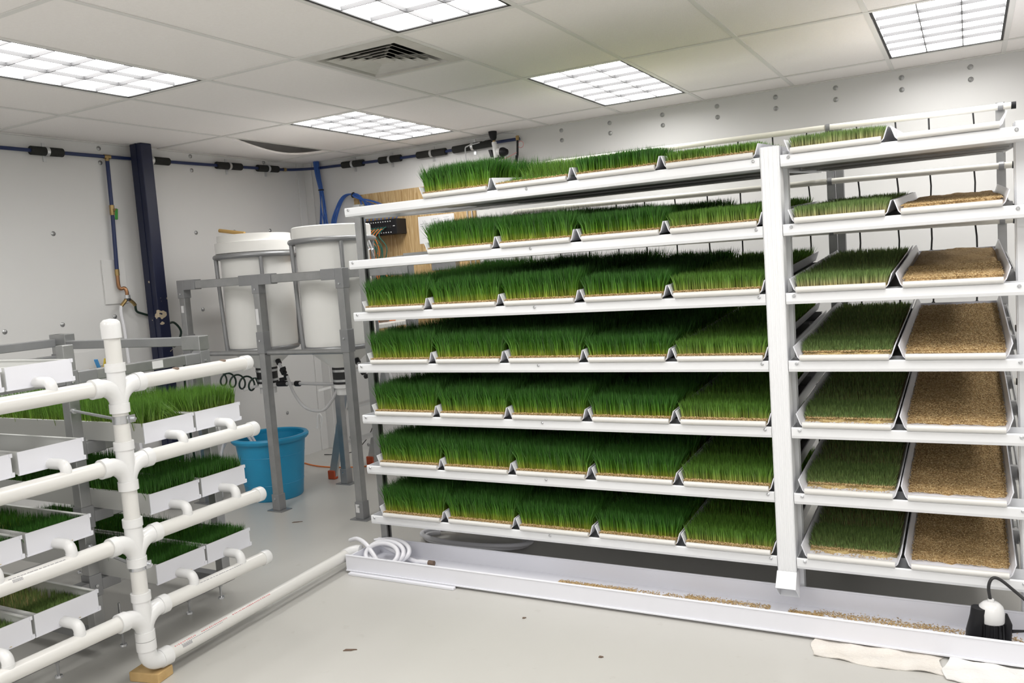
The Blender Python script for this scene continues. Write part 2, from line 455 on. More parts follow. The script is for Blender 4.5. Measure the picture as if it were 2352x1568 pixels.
for k, j, x0, x1, y0, y1 in light_cells:
    lab = names.get((k, j), 'recessed louvered ceiling light lying beyond the edge of the view')
    t = thing('ceiling_light', lab, 'ceiling light', ((x0 + x1) / 2, (y0 + y1) / 2, ZC), 'recessed ceiling lights')
    put('frame', FR, t); put('housing', HS, t); put('lamp_panel', DF, t)
    for a in (-1, 1): put('louver_blade', LB, t, (a * IW / 3, 0, 0))
    for a in range(-2, 3): put('louver_blade', CB, t, (0, a * IL / 3, 0))

# --- square air vent
x0, x1, y0, y1 = vent_cell
cx, cy = (x0 + x1) / 2, (y0 + y1) / 2
t = thing('ceiling_vent', 'square white air vent with stepped louvers in the ceiling', 'air vent', (cx, cy, ZC))
def sq_ring(mb, ho, zo, hi, zi, th=.003):
    """sloped square ring from half-size ho at zo to hi at zi"""
    c = [(-1, -1), (1, -1), (1, 1), (-1, 1)]
    vs = [(cx + a * ho, cy + b * ho, ZC + zo) for a, b in c] + [(cx + a * hi, cy + b * hi, ZC + zi) for a, b in c]
    vs += [(x, y, z + th) for x, y, z in vs]
    fs = []
    for k in range(4):
        n = (k + 1) % 4
        fs += [(k, n, 4 + n, 4 + k), (8 + k, 12 + k, 12 + n, 8 + n), (k, 8 + k, 8 + n, n), (4 + k, 4 + n, 12 + n, 12 + k)]
    return mb.add(vs, fs)
part(sq_ring(sq_ring(MB(), .292, -.004, .235, -.012), .235, -.012, .222, .03), 'frame', M['vent'], t)
for h in (.20, .158, .116, .074):
    part(sq_ring(MB(), h, -.012, h - .034, .006, .002), 'louver', M['vent'], t)
part(MB().box(cx - .04, cx + .04, cy - .04, cy + .04, ZC - .012, ZC - .006), 'core', M['vent'], t)
for a, b in ((1, 1), (1, -1), (-1, 1), (-1, -1)):
    part(MB().beam((cx + a * .04, cy + b * .04, ZC + .012), (cx + a * .22, cy + b * .22, ZC + .02), .004, .008), 'rib', M['vent'], t)
dk = MB().box(cx - .24, cx + .24, cy - .24, cy + .24, ZC + .12, ZC + .125)
for a, b, c_, d in ((-.24, .24, -.24, -.235), (-.24, .24, .235, .24), (-.24, -.235, -.235, .235), (.235, .24, -.235, .235)):
    dk.box(cx + a, cx + b, cy + c_, cy + d, ZC + .01, ZC + .12)
part(dk, 'duct', M['frame_black'], t)

# ================================================================== LEFT WALL
t = thing('steel_column', 'dark navy steel column with chipped paint by the left wall', 'column', (-5.265, 4.185, 0))
c = MB()
X0, X1, Y0_, Y1_ = -5.325, -5.205, 4.14, 4.235
c.box(X0, X1, Y0_, Y1_, 0, ZC)
part(c, 'shaft', M['navy'], t, .006)
part(MB().box(X0 + .066, X0 + .072, Y0_ - .004, Y0_, 0, ZC), 'weld_seam', M['navy'], t)
part(MB().box(X0 - .02, X1 + .03, Y0_ - .03, Y1_ + .03, 0, .012), 'base_plate', M['navy'], t)

PX = XL + .032
wp = thing('water_pipe', 'dark blue water pipe with black foam sleeves running high along both walls', 'pipe', (XL, 4, 2.56))
path = [(PX, 2.4, 2.56), (PX, 3.4, 2.558), (PX, 4.5, 2.565), (PX, 5.4, 2.58), (PX, 5.75, 2.59), (PX + .04, 5.92, 2.60), (PX + .16, YB - .035, 2.60),
        (-5.0, YB - .035, 2.595), (-4.4, YB - .035, 2.58), (-3.8, YB - .035, 2.575), (-3.35, YB - .035, 2.585), (-3.1, YB - .035, 2.585)]
part(MB().tube(cat_rom(path, 6), .0125, 10), 'pipe', M['bluepex'], wp)
def zpipe_l(y): return np.interp(y, [2.4, 3.4, 4.5, 5.4, 5.75], [2.56, 2.558, 2.565, 2.58, 2.59])
def zpipe_b(x): return np.interp(x, [-5.2, -5.0, -4.4, -3.8, -3.35], [2.6, 2.595, 2.58, 2.575, 2.585])
for a, b in ((3.41, 3.63), (4.31, 4.49), (4.96, 5.22), (5.41, 5.65)):
    A, B = (PX, a, zpipe_l(a)), (PX, b, zpipe_l(b))
    part(MB().tube([A, B], .029, 14), 'foam_sleeve', M['foam'], wp)
    m = (a + b) / 2 if a != 4.31 else 4.335
    cl = part(MB().tube([(PX, m - .011, zpipe_l(m)), (PX, m + .011, zpipe_l(m))], .0315, 14), 'clamp', M['alu'], wp)
    part(MB().box(XL + .001, XL + .006, m - .012, m + .012, zpipe_l(m) - .065, zpipe_l(m) + .06), 'clamp_tab', M['alu'], cl)
for a, b in ((-4.89, -4.66), (-4.48, -4.255), (-4.08, -3.795), (-3.72, -3.345)):
    PY = YB - .035
    A, B = (a, PY, zpipe_b(a)), (b, PY, zpipe_b(b))
    part(MB().tube([A, B], .029, 14), 'foam_sleeve', M['foam'], wp)
    m = (a + b) / 2
    cl = part(MB().tube([(m - .011, PY, zpipe_b(m)), (m + .011, PY, zpipe_b(m))], .0315, 14), 'clamp', M['alu'], wp)
    part(MB().box(m - .012, m + .012, YB - .006, YB - .001, zpipe_b(m) - .065, zpipe_b(m) + .06), 'clamp_tab', M['alu'], cl)
part(MB().tube([(PX, 5.72, 2.589), (PX, 5.75, 2.59)], .016, 10), 'crimp_ring', M['brass'], wp)
# drop to the tap
YD = 3.965
part(MB().tube([(PX, YD - .025, 2.56), (PX, YD + .025, 2.56)], .0155, 10).tube([(PX, YD, 2.56), (PX, YD, 2.53)], .015, 10), 'tee', M['brass'], wp)
part(MB().tube([(PX, YD, 2.53), (PX, YD - .005, 2.2)], .0135, 10), 'drop_pipe', M['bluepex'], wp)
vb = part(MB().tube([(PX, YD - .005, 2.22), (PX, YD - .006, 2.15)], .017, 10).tube([(PX, YD - .006, 2.185), (PX + .035, YD + .005, 2.185)], .010, 8), 'shutoff_valve', M['brass'], wp)
part(MB().beam((PX + .035, YD + .005, 2.19), (PX + .045, YD - .012, 2.115), .009, .004), 'lever', M['greenlever'], vb)
part(MB().tube([(PX, YD - .006, 2.15), (PX, YD - .02, 1.76)], .0135, 10), 'drop_pipe', M['bluepex'], wp)
part(MB().tube([(PX, YD - .02, 1.765), (PX, YD - .02, 1.72)], .0155, 10), 'crimp_ring', M['brass'], wp)
part(MB().tube(cat_rom([(PX, YD - .02, 1.72), (PX, YD - .02, 1.65), (PX + .005, YD - .01, 1.625), (PX + .02, YD + .012, 1.628), (PX + .03, YD + .018, 1.60), (PX + .03, YD + .018, 1.575)], 4), .0125, 10), 'copper_elbow', M['copper'], wp)
wy = part(MB().tube([(PX + .03, YD + .018, 1.578), (PX + .03, YD + .018, 1.553)], .02, 12), 'hose_splitter', M['zinc'], wp)
part(MB().tube([(PX + .03, YD + .018, 1.555), (PX + .03, YD - .025, 1.515), (PX + .03, YD - .04, 1.50)], .013, 8), 'outlet', M['brass'], wy)
part(MB().tube([(PX + .03, YD + .018, 1.555), (PX + .03, YD + .06, 1.52), (PX + .03, YD + .075, 1.50)], .013, 8), 'outlet', M['brass'], wy)
part(MB().tube([(PX + .03, YD + .018, 1.553), (PX + .03, YD + .018, 1.535)], .021, 10), 'gasket', M['black'], wy)

t = MB().box(XL, XL + .012, 3.845, 4.03, 1.52, 1.835)
single(t, 'wall_plate', M['wall'], 'white backing plate on the left wall behind the brass tap', 'wall plate', 'wall plates', .002, loc=(XL, 3.94, 1.52))
t = MB().box(XL, XL + .012, 3.565, 3.79, 1.02, 1.21)
single(t, 'wall_plate', M['wall'], 'pale low wall plate behind the yellow and blue valve levers', 'wall plate', 'wall plates', .002, loc=(XL, 3.68, 1.02))
t = thing('tap_valve', 'small brass twin valve with yellow and blue levers low on the left wall', 'valve', (XL + .012, 3.72, 1.08))
part(MB().tube([(XL + .012, 3.66, 1.075), (XL + .06, 3.67, 1.075), (XL + .065, 3.76, 1.085)], .014, 8), 'body', M['brass'], t)
part(MB().beam((XL + .06, 3.70, 1.09), (XL + .075, 3.672, 1.15), .012, .004), 'lever', M['bluelever'], t, label='blue lever')
part(MB().beam((XL + .065, 3.735, 1.07), (XL + .08, 3.742, 1.15), .012, .004), 'lever', M['yellow'], t, label='yellow lever')
part(MB().tube([(XL + .065, 3.70, 1.1), (XL + .08, 3.86, 1.145)], .005, 6), 'rod', M['zinc'], t)

hz = XL + .062
single(MB().tube(cat_rom([(hz, YD - .04, 1.505), (hz + .005, YD - .05, 1.45), (hz + .03, YD - .055, 1.3), (hz + .05, YD - .06, .9), (hz + .06, YD - .05, .5), (hz + .1, YD, .1), (hz + .3, YD + .1, .014)], 6), .011, 8),
       'water_hose', M['hose'], 'white hose hanging from the brass tap on the left wall', 'hose', loc=(hz, YD, .6))
single(MB().tube(cat_rom([(hz, YD + .075, 1.505), (-5.335, 4.06, 1.455), (-5.353, 4.13, 1.43), (-5.357, 4.22, 1.40), (-5.33, 4.29, 1.34), (-5.30, 4.345, 1.345), (-5.28, 4.385, 1.27), (-5.29, 4.34, 1.18), (-5.30, 4.32, 1.17),
                        (-5.29, 4.37, 1.22), (-5.27, 4.42, 1.205), (-5.26, 4.43, 1.16), (-5.26, 4.38, 1.10), (-5.27, 4.36, .8), (-5.27, 4.38, .3), (-5.2, 4.42, .012)], 6), .0085, 8),
       'garden_hose', M['greenhose'], 'dark green hose looping behind the navy column', 'hose', loc=(-5.3, 4.2, .6))

# ================================================================== BACK WALL
bd = thing('plywood_board', 'plywood backing board mounted on the back wall', 'board', (-4.185, YB, 1.05))
part(MB().box(-4.81, -3.565, YB - .022, YB - .0005, 1.05, 2.315), 'panel', M['ply'], bd, .002)
part(MB().box(-3.64, -3.63, YB - .034, YB - .022, 1.05, 2.28), 'conduit', M['alu'], bd)

pp = thing('network_patch_unit', 'black network patch panel on the plywood board', 'patch panel', (-4.495, YB - .022, 1.93))
PF = YB - .165
part(MB().box(-4.73, -4.262, PF, YB - .022, 1.935, 2.065), 'body', M['blackpl'], pp, .003)
for row, z in enumerate((2.045, 2.003, 1.952)):
    for k in range(16):
        x = -4.715 + k * .0255
        if row == 1:
            part(MB().box(x, x + .016, PF - .003, PF, z - .012, z + .008), 'port', M['black'], pp)
        else:
            part(MB().box(x + .003, x + .012, PF - .0015, PF, z - .004, z + .004), 'port_label', M['paper'], pp)
part(MB().box(-4.30, -4.28, PF - .0015, PF, 2.0, 2.006), 'badge', M['paper'], pp)

pr = thing('paper_sheet', 'white printed sheet with faint diagrams pinned to the plywood board', 'paper', (-3.95, YB - .022, 1.83))
QY = YB - .0225
part(MB().add([(-4.135, QY, 1.835), (-3.77, QY, 1.835), (-3.77, QY, 2.065), (-4.135, QY, 2.065)] + [(-4.135, QY - .001, 1.835), (-3.77, QY - .001, 1.835), (-3.77, QY - .001, 2.065), (-4.135, QY - .001, 2.065)],
              [(0, 1, 2, 3), (4, 7, 6, 5), (0, 4, 5, 1), (2, 6, 7, 3), (1, 5, 6, 2), (0, 3, 7, 4)]), 'sheet', M['paper'], pr)
ink = MB()
for a, b, c_, d in ((-4.115, -4.085, 1.998, 2.002), (-4.065, -4.035, 1.998, 2.002), (-4.115, -4.085, 1.98, 1.984), (-4.065, -4.035, 1.98, 1.984), (-4.085, -4.082, 2.0, 2.03), (-4.068, -4.065, 2.0, 2.03),
                    (-3.985, -3.945, 2.033, 2.036), (-3.985, -3.982, 2.01, 2.033), (-3.985, -3.945, 1.984, 1.99), (-3.985, -3.94, 1.972, 1.978), (-3.97, -3.94, 2.012, 2.014),
                    (-3.88, -3.82, 2.02, 2.022), (-3.88, -3.82, 2.04, 2.042), (-3.9, -3.82, 1.95, 1.952), (-4.1, -3.9, 1.88, 1.882)):
    ink.box(a, b, QY - .0018, QY - .0011, c_, d)
part(ink, 'print', M['ink'], pr)

jb = thing('junction_box', 'small grey box with black top on the plywood board', 'box', (-3.87, YB - .022, 1.62))
part(MB().box(-3.99, -3.75, YB - .09, YB - .022, 1.60, 1.67), 'case', M['galv_grey'], jb, .004)
part(MB().box(-3.99, -3.80, YB - .10, YB - .022, 1.67, 1.705), 'cover', M['blackpl'], jb, .003)

rng = random.Random(3)
# blue cable bundles
cb = thing('cable_bundle', 'bundle of blue network cables hanging down the room corner', 'cables', (-5.17, YB - .05, 2.0), 'blue cable bundles')
for k in range(12):
    a = 2 * math.pi * k / 12; rr = .02 if k % 2 else .011
    ox, oy = rr * math.cos(a), rr * math.sin(a)
    sp = rng.uniform(-.07, .09)
    part(MB().tube(cat_rom([(-5.185 + ox * 1.4, YB - .05 + oy, 2.75), (-5.175 + ox, YB - .05 + oy, 2.55), (-5.155 + ox * .8, YB - .045 + oy * .8, 2.39), (-5.15 + ox * 1.3 + sp * .25, YB - .05 + oy, 2.2), (-5.15 + ox + sp * .8, YB - .05 + oy, 1.95), (-5.14 + sp, YB - .05 + oy, 1.6)], 5), .0045, 6), 'cable', M['bluecable'], cb)
part(MB().torus((-5.155, YB - .045, 2.40), .021, .006, n=18, m=6), 'cable_tie', M['black'], cb)
cb = thing('cable_bundle', 'blue network cables arching up to the patch panel', 'cables', (-4.9, YB - .06, 2.0), 'blue cable bundles')
for k in range(10):
    a = 2 * math.pi * k / 10; rr = .016
    ox, oy = rr * math.cos(a), rr * math.sin(a)
    px = -4.70 + k * .042
    part(MB().tube(cat_rom([(-5.06 + ox, YB - .07 + oy, 1.6), (-5.045 + ox, YB - .06 + oy, 1.95), (-5.02 + ox * 1.5, YB - .06 + oy, 2.12), (-4.93 + ox, YB - .05 + oy, 2.28 + rng.uniform(-.01, .01)), (-4.83 + ox, YB - .05 + oy, 2.33),
                            (-4.74, YB - .05 + oy, 2.30 + oy), (-4.70 + k * .02, YB - .06, 2.21 + rng.uniform(-.02, .02)), (px, YB - .07, 2.12), (px, YB - .08, 2.062)], 5), .0045, 6), 'cable', M['bluecable'], cb)
part(MB().torus((-4.79, YB - .05, 2.318), .02, .006, axis=(1, 0, -.3), n=18, m=6), 'cable_tie', M['black'], cb)
part(MB().torus((-5.042, YB - .065, 2.0), .02, .006, n=18, m=6), 'cable_tie', M['black'], cb)
# patch cords
for kind, mt, n, x0, lab in (('orange', 'orange', 8, -4.66, 'orange patch cords hanging from the black patch panel'), ('green', 'green', 9, -4.66, 'dark green patch cords hanging from the black patch panel')):
    cb = thing('network_cables', lab, 'cables', (-4.6, PF - .03, 1.55), 'patch cords')
    for k in range(n):
        x = x0 + k * .036 + rng.uniform(-.004, .004); e = -4.63 + k * .022
        if kind == 'green': e = -4.58 + k * .02
        z = 1.997 if kind == 'green' else 1.985
        part(MB().tube(cat_rom([(x, PF - .002, z), (x - .005, PF - .03, z - .01), (x - .05, PF - .045, z - .07), (e + .03 * (k % 3), PF - .03, 1.82), (e, PF - .01, 1.66), (e - .03, PF + .02, 1.50)], 5), .0045, 6), 'cord', M[mt], cb)
t = thing('orange_cable_coil', 'coils of orange cord tucked behind the grass by the plywood board', 'cord', (-4.55, YB - .16, 1.5))
for k, (x, z, r) in enumerate(((-4.62, 1.585, .06), (-4.60, 1.59, .045), (-4.38, 1.62, .055))):
    part(MB().torus((x, YB - .14 - .012 * k, z), r, .007, axis=(.25, 1, .1 * k), n=28, m=6), 'coil', M['orange'], t)
part(MB().tube(cat_rom([(-4.58, YB - .15, 1.63), (-4.5, YB - .15, 1.56), (-4.42, YB - .15, 1.555), (-4.36, YB - .15, 1.58)], 5), .006, 6), 'loop', M['orange'], t)
t = thing('power_box', 'black power box below the patch panel on the plywood board', 'box', (-4.55, YB - .022, 1.33))
part(MB().box(-4.74, -4.46, YB - .11, YB - .022, 1.33, 1.60), 'case', M['blackpl'], t, .006)
part(MB().box(-4.70, -4.66, YB - .112, YB - .11, 1.52, 1.56), 'socket', M['paper'], t)

# wall sensor with black bulb
t = thing('control_valve', 'white and black pressure valve with a black bulb above the tall grass', 'valve', (-3.25, YB - .12, 2.42))
VX, VY = -3.285, YB - .12
part(MB().lathe([(.0001, .085), (.022, .08), (.033, .055), (.034, .02), (.026, -.02), (.012, -.04)], (VX - .005, VY, 2.625), (-.08, 0, 1), 18), 'bulb', M['blackpl'], t)
part(MB().tube([(VX, VY, 2.588), (VX, VY, 2.57)], .012, 10), 'ring', M['brass'], t)
part(MB().tube([(VX, VY, 2.575), (VX + .002, VY, 2.555), (VX + .008, VY, 2.55), (VX + .012, VY, 2.45)], [.02, .021, .024, .023], 12), 'body', M['pvc_fit'], t)
part(MB().lathe([(.0001, -.002), (.03, 0), (.032, .03), (.02, .05)], (VX + .03, VY, 2.495), (1, -.1, -.1), 16), 'gauge', M['pvc_fit'], t)
part(MB().lathe([(.036, 0), (.038, .012), (.034, .03), (.022, .055), (.0001, .065)], (VX + .06, VY, 2.49), (1, -.1, -.1), 16), 'cap', M['blackpl'], t)
part(MB().obox((VX - .03, VY, 2.49), (.014, 0, 0), (0, .014, 0), (-.008, 0, .03)), 'knob', M['blackpl'], t, .004)
part(MB().box(VX + .005, VX + .075, VY - .016, VY + .016, 2.435, 2.455), 'bracket', M['blackpl'], t, .003)
part(MB().tube([(VX + .012, VY, 2.455), (VX + .012, VY, 2.3), (VX + .012, YB - .01, 2.28)], .012, 8), 'stem', M['pvc_fit'], t)
part(MB().tube(cat_rom([(VX + .04, VY, 2.44), (VX + .09, VY - .01, 2.435), (VX + .15, VY, 2.455), (-3.09, VY, 2.47)], 5), .003, 6), 'wire', M['redink'], t)
t = thing('hose_valve', 'slim brass and black inline valve with wires by the ceiling edge', 'valve', (-3.08, YB - .1, 2.3))
part(MB().tube([(-3.085, YB - .1, 2.60), (-3.085, YB - .1, 2.565)], .014, 8), 'fitting', M['brass'], t)
part(MB().tube([(-3.085, YB - .1, 2.565), (-3.095, YB - .1, 2.45)], .009, 8), 'body', M['blackpl'], t)
part(MB().tube([(-3.1, YB - .1, 2.45), (-3.11, YB - .1, 2.40)], .012, 8), 'coupler', M['blackpl'], t)
part(MB().tube([(-3.11, YB - .1, 2.40), (-3.115, YB - .1, 2.3), (-3.115, YB - .008, 2.28)], .010, 8), 'tail', M['brass'], t)
part(MB().tube(cat_rom([(-3.085, YB - .1, 2.60), (-3.11, YB - .08, 2.62), (-3.2, YB - .06, 2.66 - .02), (-3.28, YB - .05, 2.645), (-3.45, YB - .05, 2.60)], 5), .003, 6), 'wire', M['greyhose'], t)
part(MB().torus((-3.06, YB - .1, 2.53), .025, .0025, axis=(0, 1, 0), n=20, m=5), 'wire_loop', M['redink'], t)
single(MB().tube(cat_rom([(-3.45, YB - .06, 2.60), (-3.56, YB - .066, 2.585), (-3.585, YB - .072, 2.54), (-3.59, YB - .04, 2.3), (-3.59, YB - .03, 1.9), (-3.59, YB - .03, 1.2), (-3.59, YB - .03, .02)], 6), .0055, 6), 'wall_cable', M['greyhose'], 'thin grey cable running down the back wall beside the plywood', 'cable', loc=(-3.59, YB, 1))

# ================================================================== TANK STAND, TANKS
SX = (-5.03, -4.29, -3.55); SY = (4.24, 4.97); PW = .027; ZT = 1.655
st = thing('tank_stand', 'grey square-tube steel stand around the two white tanks', 'stand', (-4.29, 4.6, 0))
for x in SX:
    for y in SY:
        p_ = part(MB().box(x - PW, x + PW, y - PW, y + PW, .006, ZT - .02), 'post', M['galv'], st, .004)
        part(MB().box(x - .07, x + .07, y - .05, y + .05, 0, .006), 'foot_plate', M['galv_grey'], p_)
        s = PW + .006
        part(MB().box(x - s, x + s, y - s, y + s, ZT - .13, ZT), 'connector', M['galv_grey'], p_, .003)
        part(MB().box(x - s, x + s, y - s, y + s, 1.11, 1.26), 'sleeve', M['galv_grey'], p_, .003)
        part(MB().box(x - s, x + s, y - s, y + s, .006, .12), 'foot_sleeve', M['galv_grey'], p_, .003)
        bo = MB()
        for zz in (ZT - .10, 1.20, .09):
            bo.lathe([(.008, 0), (.007, .006), (.0001, .007)], (x, y - s, zz), (0, -1, 0), 8)
        part(bo, 'bolt_heads', M['zinc'], p_)
part(MB().box(-3.575, -3.545, 4.24 - PW - .0075, 4.24 - PW - .0065, .05, .105), 'sticker', M['paper'], st)
part(MB().box(-4.31, -4.285, 4.24 - PW - .0015, 4.24 - PW, 1.31, 1.42), 'sticker', M['paper'], st)
part(MB().box(-5.045, -5.02, 4.24 - PW - .0015, 4.24 - PW, 1.42, 1.47), 'sticker', M['paper'], st)
for y in SY:
    for a, b in ((0, 1), (1, 2)):
        part(MB().box(SX[a] + PW + .006, SX[b] - PW - .006, y - PW, y + PW, ZT - .065, ZT - .008), 'top_rail', M['galv'], st, .004)
        for xx, d in ((SX[a], 1), (SX[b], -1)):
            x2 = xx + d * .15
            part(MB().box(min(xx + d * (PW + .006), x2), max(xx + d * (PW + .006), x2), y - PW - .006, y + PW + .006, ZT - .072, ZT), 'connector_arm', M['galv_grey'], st, .003)
for x in SX:
    part(MB().box(x - PW, x + PW, SY[0] + PW + .006, SY[1] - PW - .006, ZT - .065, ZT - .008), 'top_rail', M['galv'], st, .004)
for a, b in ((0, 1), (1, 2)):
    for y in SY:
        part(MB().tube([(SX[a] + .034, y, 1.115), (SX[b] - .034, y, 1.115)], .018, 10), 'lower_bar', M['galv'], st)

def tank(x, lab, zr, ztop, lab2, rimh, steps):
    y = 4.605
    t = thing('conical_tank', lab, 'tank', (x, y, .76), 'white water tanks')
    R = .252
    part(MB().lathe([(.068, .955), (.075, .965), (R - .03, 1.085), (R - .005, 1.12), (R, 1.16), (R, ztop - .10)], (x, y, 0), n=48), 'body', M['tank'], t)
    if steps:
        part(MB().lathe([(R + .001, ztop - .135), (R + .030, ztop - .13), (R + .031, ztop - .055), (R + .012, ztop - .05), (R + .012, ztop - .002), (R, ztop), (R - .06, ztop + .004), (.0001, ztop + .006)], (x, y, 0), n=48), 'lid', M['tanklid'], t)
    else:
        part(MB().lathe([(R + .001, ztop - .085), (R + .020, ztop - .083), (R + .021, ztop - .006), (R + .014, ztop), (R - .05, ztop + .003), (.0001, ztop + .005)], (x, y, 0), n=48), 'lid', M['tanklid'], t)
    rb = part(MB().lathe([(.0001, .968), (.078, .968), (.080, .955), (.077, .92), (.077, .88), (.080, .862), (.079, .848), (.0001, .848)], (x, y, 0), n=28), 'rubber_coupling', M['black'], t)
    for z in (.943, .873):
        part(MB().lathe([(.0785, z - .009), (.0815, z - .008), (.0815, z + .008), (.0785, z + .009)], (x, y, 0), n=28), 'hose_clamp', M['alu'], rb)
    part(MB().lathe([(.0001, .85), (.076, .85), (.078, .82), (.062, .815), (.060, .77), (.0001, .77)], (x, y, 0), n=24), 'drain_cap', M['pvc_fit'], t)
    part(MB().beam((x - .06, y - .06, .83), (x - .17, y - .075, .805), .02, .01), 'handle', M['pvc_fit'], t, .004)
    cr = thing('tank_cradle', lab2, 'cradle', (x, y, 1.1), 'tubular tank cradles')
    part(MB().torus((x, y, zr), R + .034, .019, n=56, m=12), 'top_ring', M['galv_grey'], cr)
    part(MB().torus((x, y, 1.115), R - .012, .019, n=56, m=12), 'bottom_ring', M['galv_grey'], cr)
    for k in range(4):
        a = math.radians(-128 + 90 * k)
        d = Vector((math.cos(a), math.sin(a), 0))
        part(MB().tube([Vector((x, y, zr)) + d * (R + .030), Vector((x, y, zr - .10)) + d * (R + .030), Vector((x, y, 1.22)) + d * (R + .016), Vector((x, y, 1.115)) + d * (R + .01)], [.016, .014, .014, .016], 10), 'upright', M['galv_grey'], cr)
    # small ball valve on the cone
    v = part(MB().tube([(x + .16, y - .03, 1.0), (x + .22, y - .05, .93)], .012, 8), 'outlet_pipe', M['greyhose'], t)
    part(MB().tube([(x + .145, y - .025, 1.02), (x + .165, y - .032, .995)], .02, 8).tube([(x + .20, y - .045, .955), (x + .225, y - .052, .925)], .022, 8).obox((x + .225, y - .06, .96), (.022, 0, .006), (0, .006, 0), (-.004, 0, .012)).tube([(x + .24, y - .055, .91), (x + .25, y - .06, .90)], .018, 8), 'ball_valve', M['blackpl'], v)
    return t
tank(-4.655, 'left white cone-bottom tank with a thick lid and a wooden stick on it', 1.80, 1.955, 'grey tubular cradle holding the left white tank', .1, True)
tank(-3.915, 'right white cone-bottom tank next to the tall rack', 1.855, 1.955, 'grey tubular cradle holding the right white tank', .08, False)
single(MB().tube([(-4.955, 4.56, 2.01), (-4.72, 4.58, 1.97)], .014, 10), 'wooden_stick', M['stick'], 'short wooden stick lying on the left tank lid', 'stick', loc=(-4.84, 4.57, 1.97))
# hoses at the tanks
single(MB().tube(cat_rom([(-4.40, 4.55, .905), (-4.33, 4.53, .78), (-4.22, 4.52, .68), (-4.08, 4.53, .66), (-4.0, 4.55, .73), (-3.955, 4.57, .81)], 7), .011, 8), 'drain_hose', M['greyhose'], 'thin pale hose sagging in a U between the two tanks', 'hose', loc=(-4.2, 4.53, .7))
t = thing('link_pipe', 'grey pipe with black valve joining the two tank outlets', 'pipe', (-4.25, 4.6, .83))
part(MB().tube([(-4.56, 4.6, .84), (-4.30, 4.595, .845), (-4.0, 4.6, .84)], .013, 8), 'pipe', M['greyhose'], t)
part(MB().tube([(-4.55, 4.6, .84), (-4.46, 4.6, .842)], .021, 10).obox((-4.495, 4.6, .875), (.03, 0, .004), (0, .008, 0), (0, 0, .014)), 'valve', M['blackpl'], t)
part(MB().tube([(-4.37, 4.597, .843), (-4.33, 4.597, .843)], .021, 10), 'union', M['blackpl'], t)
hel = []
for k in range(81):
    a = 2 * math.pi * k / 20
    s = k / 80
    hel.append((-5.02 + .32 * s, 4.47 + .05 * math.sin(a) + .06 * s, .90 - .055 * s + .05 * math.cos(a)))
single(MB().tube(hel + [(-4.68, 4.54, .83), (-4.66, 4.56, .83)], .007, 8), 'coiled_hose', M['greenhose'], 'springy dark green coiled hose beside the left tank outlet', 'hose', loc=(-4.85, 4.5, .85))

t = thing('turnbuckle', 'small silver turnbuckle hanging off the right tank cradle ring', 'turnbuckle', (-3.56, 4.6, 1.7))
part(MB().tube([(-3.60, 4.58, 1.83), (-3.56, 4.56, 1.77)], .008, 8).tube([(-3.59, 4.60, 1.83), (-3.55, 4.58, 1.77)], .008, 8), 'body', M['zinc'], t)
part(MB().tube([(-3.555, 4.57, 1.775), (-3.52, 4.55, 1.725)], .004, 6), 'hook', M['zinc'], t)
# ------------------------------------------------------------------ bucket
BX, BY = -4.625, 4.545
t = thing('plastic_tub', 'round bright blue plastic tub on the floor under the left tank', 'tub', (BX, BY, 0))
bo = MB().lathe([(.0001, 0), (.20, 0), (.207, .008), (.222, .15), (.238, .30), (.256, .445), (.250, .447), (.232, .30), (.214, .15), (.198, .014), (.0001, .012)], (BX, BY, 0), n=56)
part(bo, 'body', M['bucket'], t)
part(MB().lathe([(.253, .432), (.270, .428), (.281, .440), (.283, .456), (.274, .468), (.258, .470), (.247, .462), (.247, .44)], (BX, BY, 0), n=56), 'rim', M['bucket'], t)
part(MB().torus((BX, BY, .33), .2405, .003, n=48, m=6), 'rib', M['bucket'], t)
part(MB().torus((BX, BY, .12), .2185, .003, n=48, m=6), 'rib', M['bucket'], t)
for d in ((-.7, -.7), (.75, .68)):
    part(MB().tube(cat_rom([(BX + d[0] * .37, BY + d[1] * .37, .463), (BX + d[0] * .385, BY + d[1] * .385, .54), (BX + d[0] * .36, BY + d[1] * .36, .58), (BX + d[0] * .345, BY + d[1] * .345, .47)], 4), .008, 6), 'rope_handle', M['pvc_fit'], t)
for k, off in enumerate((0, .03)):
    single(MB().tube(cat_rom([(-4.98 - off, 4.35, .012), (-4.965 - off, 4.36, .28), (-4.93, 4.38 + off, .44), (-4.86, 4.40 + off, .515 + off * .3), (-4.78, 4.44 + off, .49), (-4.73, 4.47 + off, .40), (-4.70, 4.49 + off, .2)], 6), .010, 8), 'fill_hose', M['hose'],
           ('thin white hose bending into the blue tub, nearer the viewer', 'thin white hose bending into the blue tub, on the wall side')[k], 'hose', 'hoses over the tub', loc=(-4.86, 4.4, .3))

# ------------------------------------------------------------------ stepladder behind the stand
t = thing('stepladder', 'aluminium stepladder with orange feet behind the tank stand', 'ladder', (-4.1, 5.3, 0))
for y in (5.06, 5.55):
    part(MB().beam((-4.50, y, .03), (-4.16, y, 1.19), .012, .034, (1, 0, 0)), 'rail', M['alu'], t)
    part(MB().beam((-3.62, y, .03), (-3.98, y, 1.19), .012, .02, (1, 0, 0)), 'rail', M['alu'], t)
    for x in (-4.505, -3.615):
        part(MB().box(x - .035, x + .035, y - .022, y + .022, 0, .07), 'foot', M['orangefoot'], t, .006)
for z in (.27, .57, .87):
    x = -4.50 + .34 * (z - .03) / 1.16
    part(MB().box(x - .035, x + .045, 5.07, 5.54, z - .012, z + .012), 'step', M['alu'], t, .003)
for z in (.35, .75):
    x = -3.62 - .36 * (z - .03) / 1.16
    part(MB().tube([(x, 5.06, z), (x, 5.55, z)], .01, 8), 'brace', M['alu'], t)
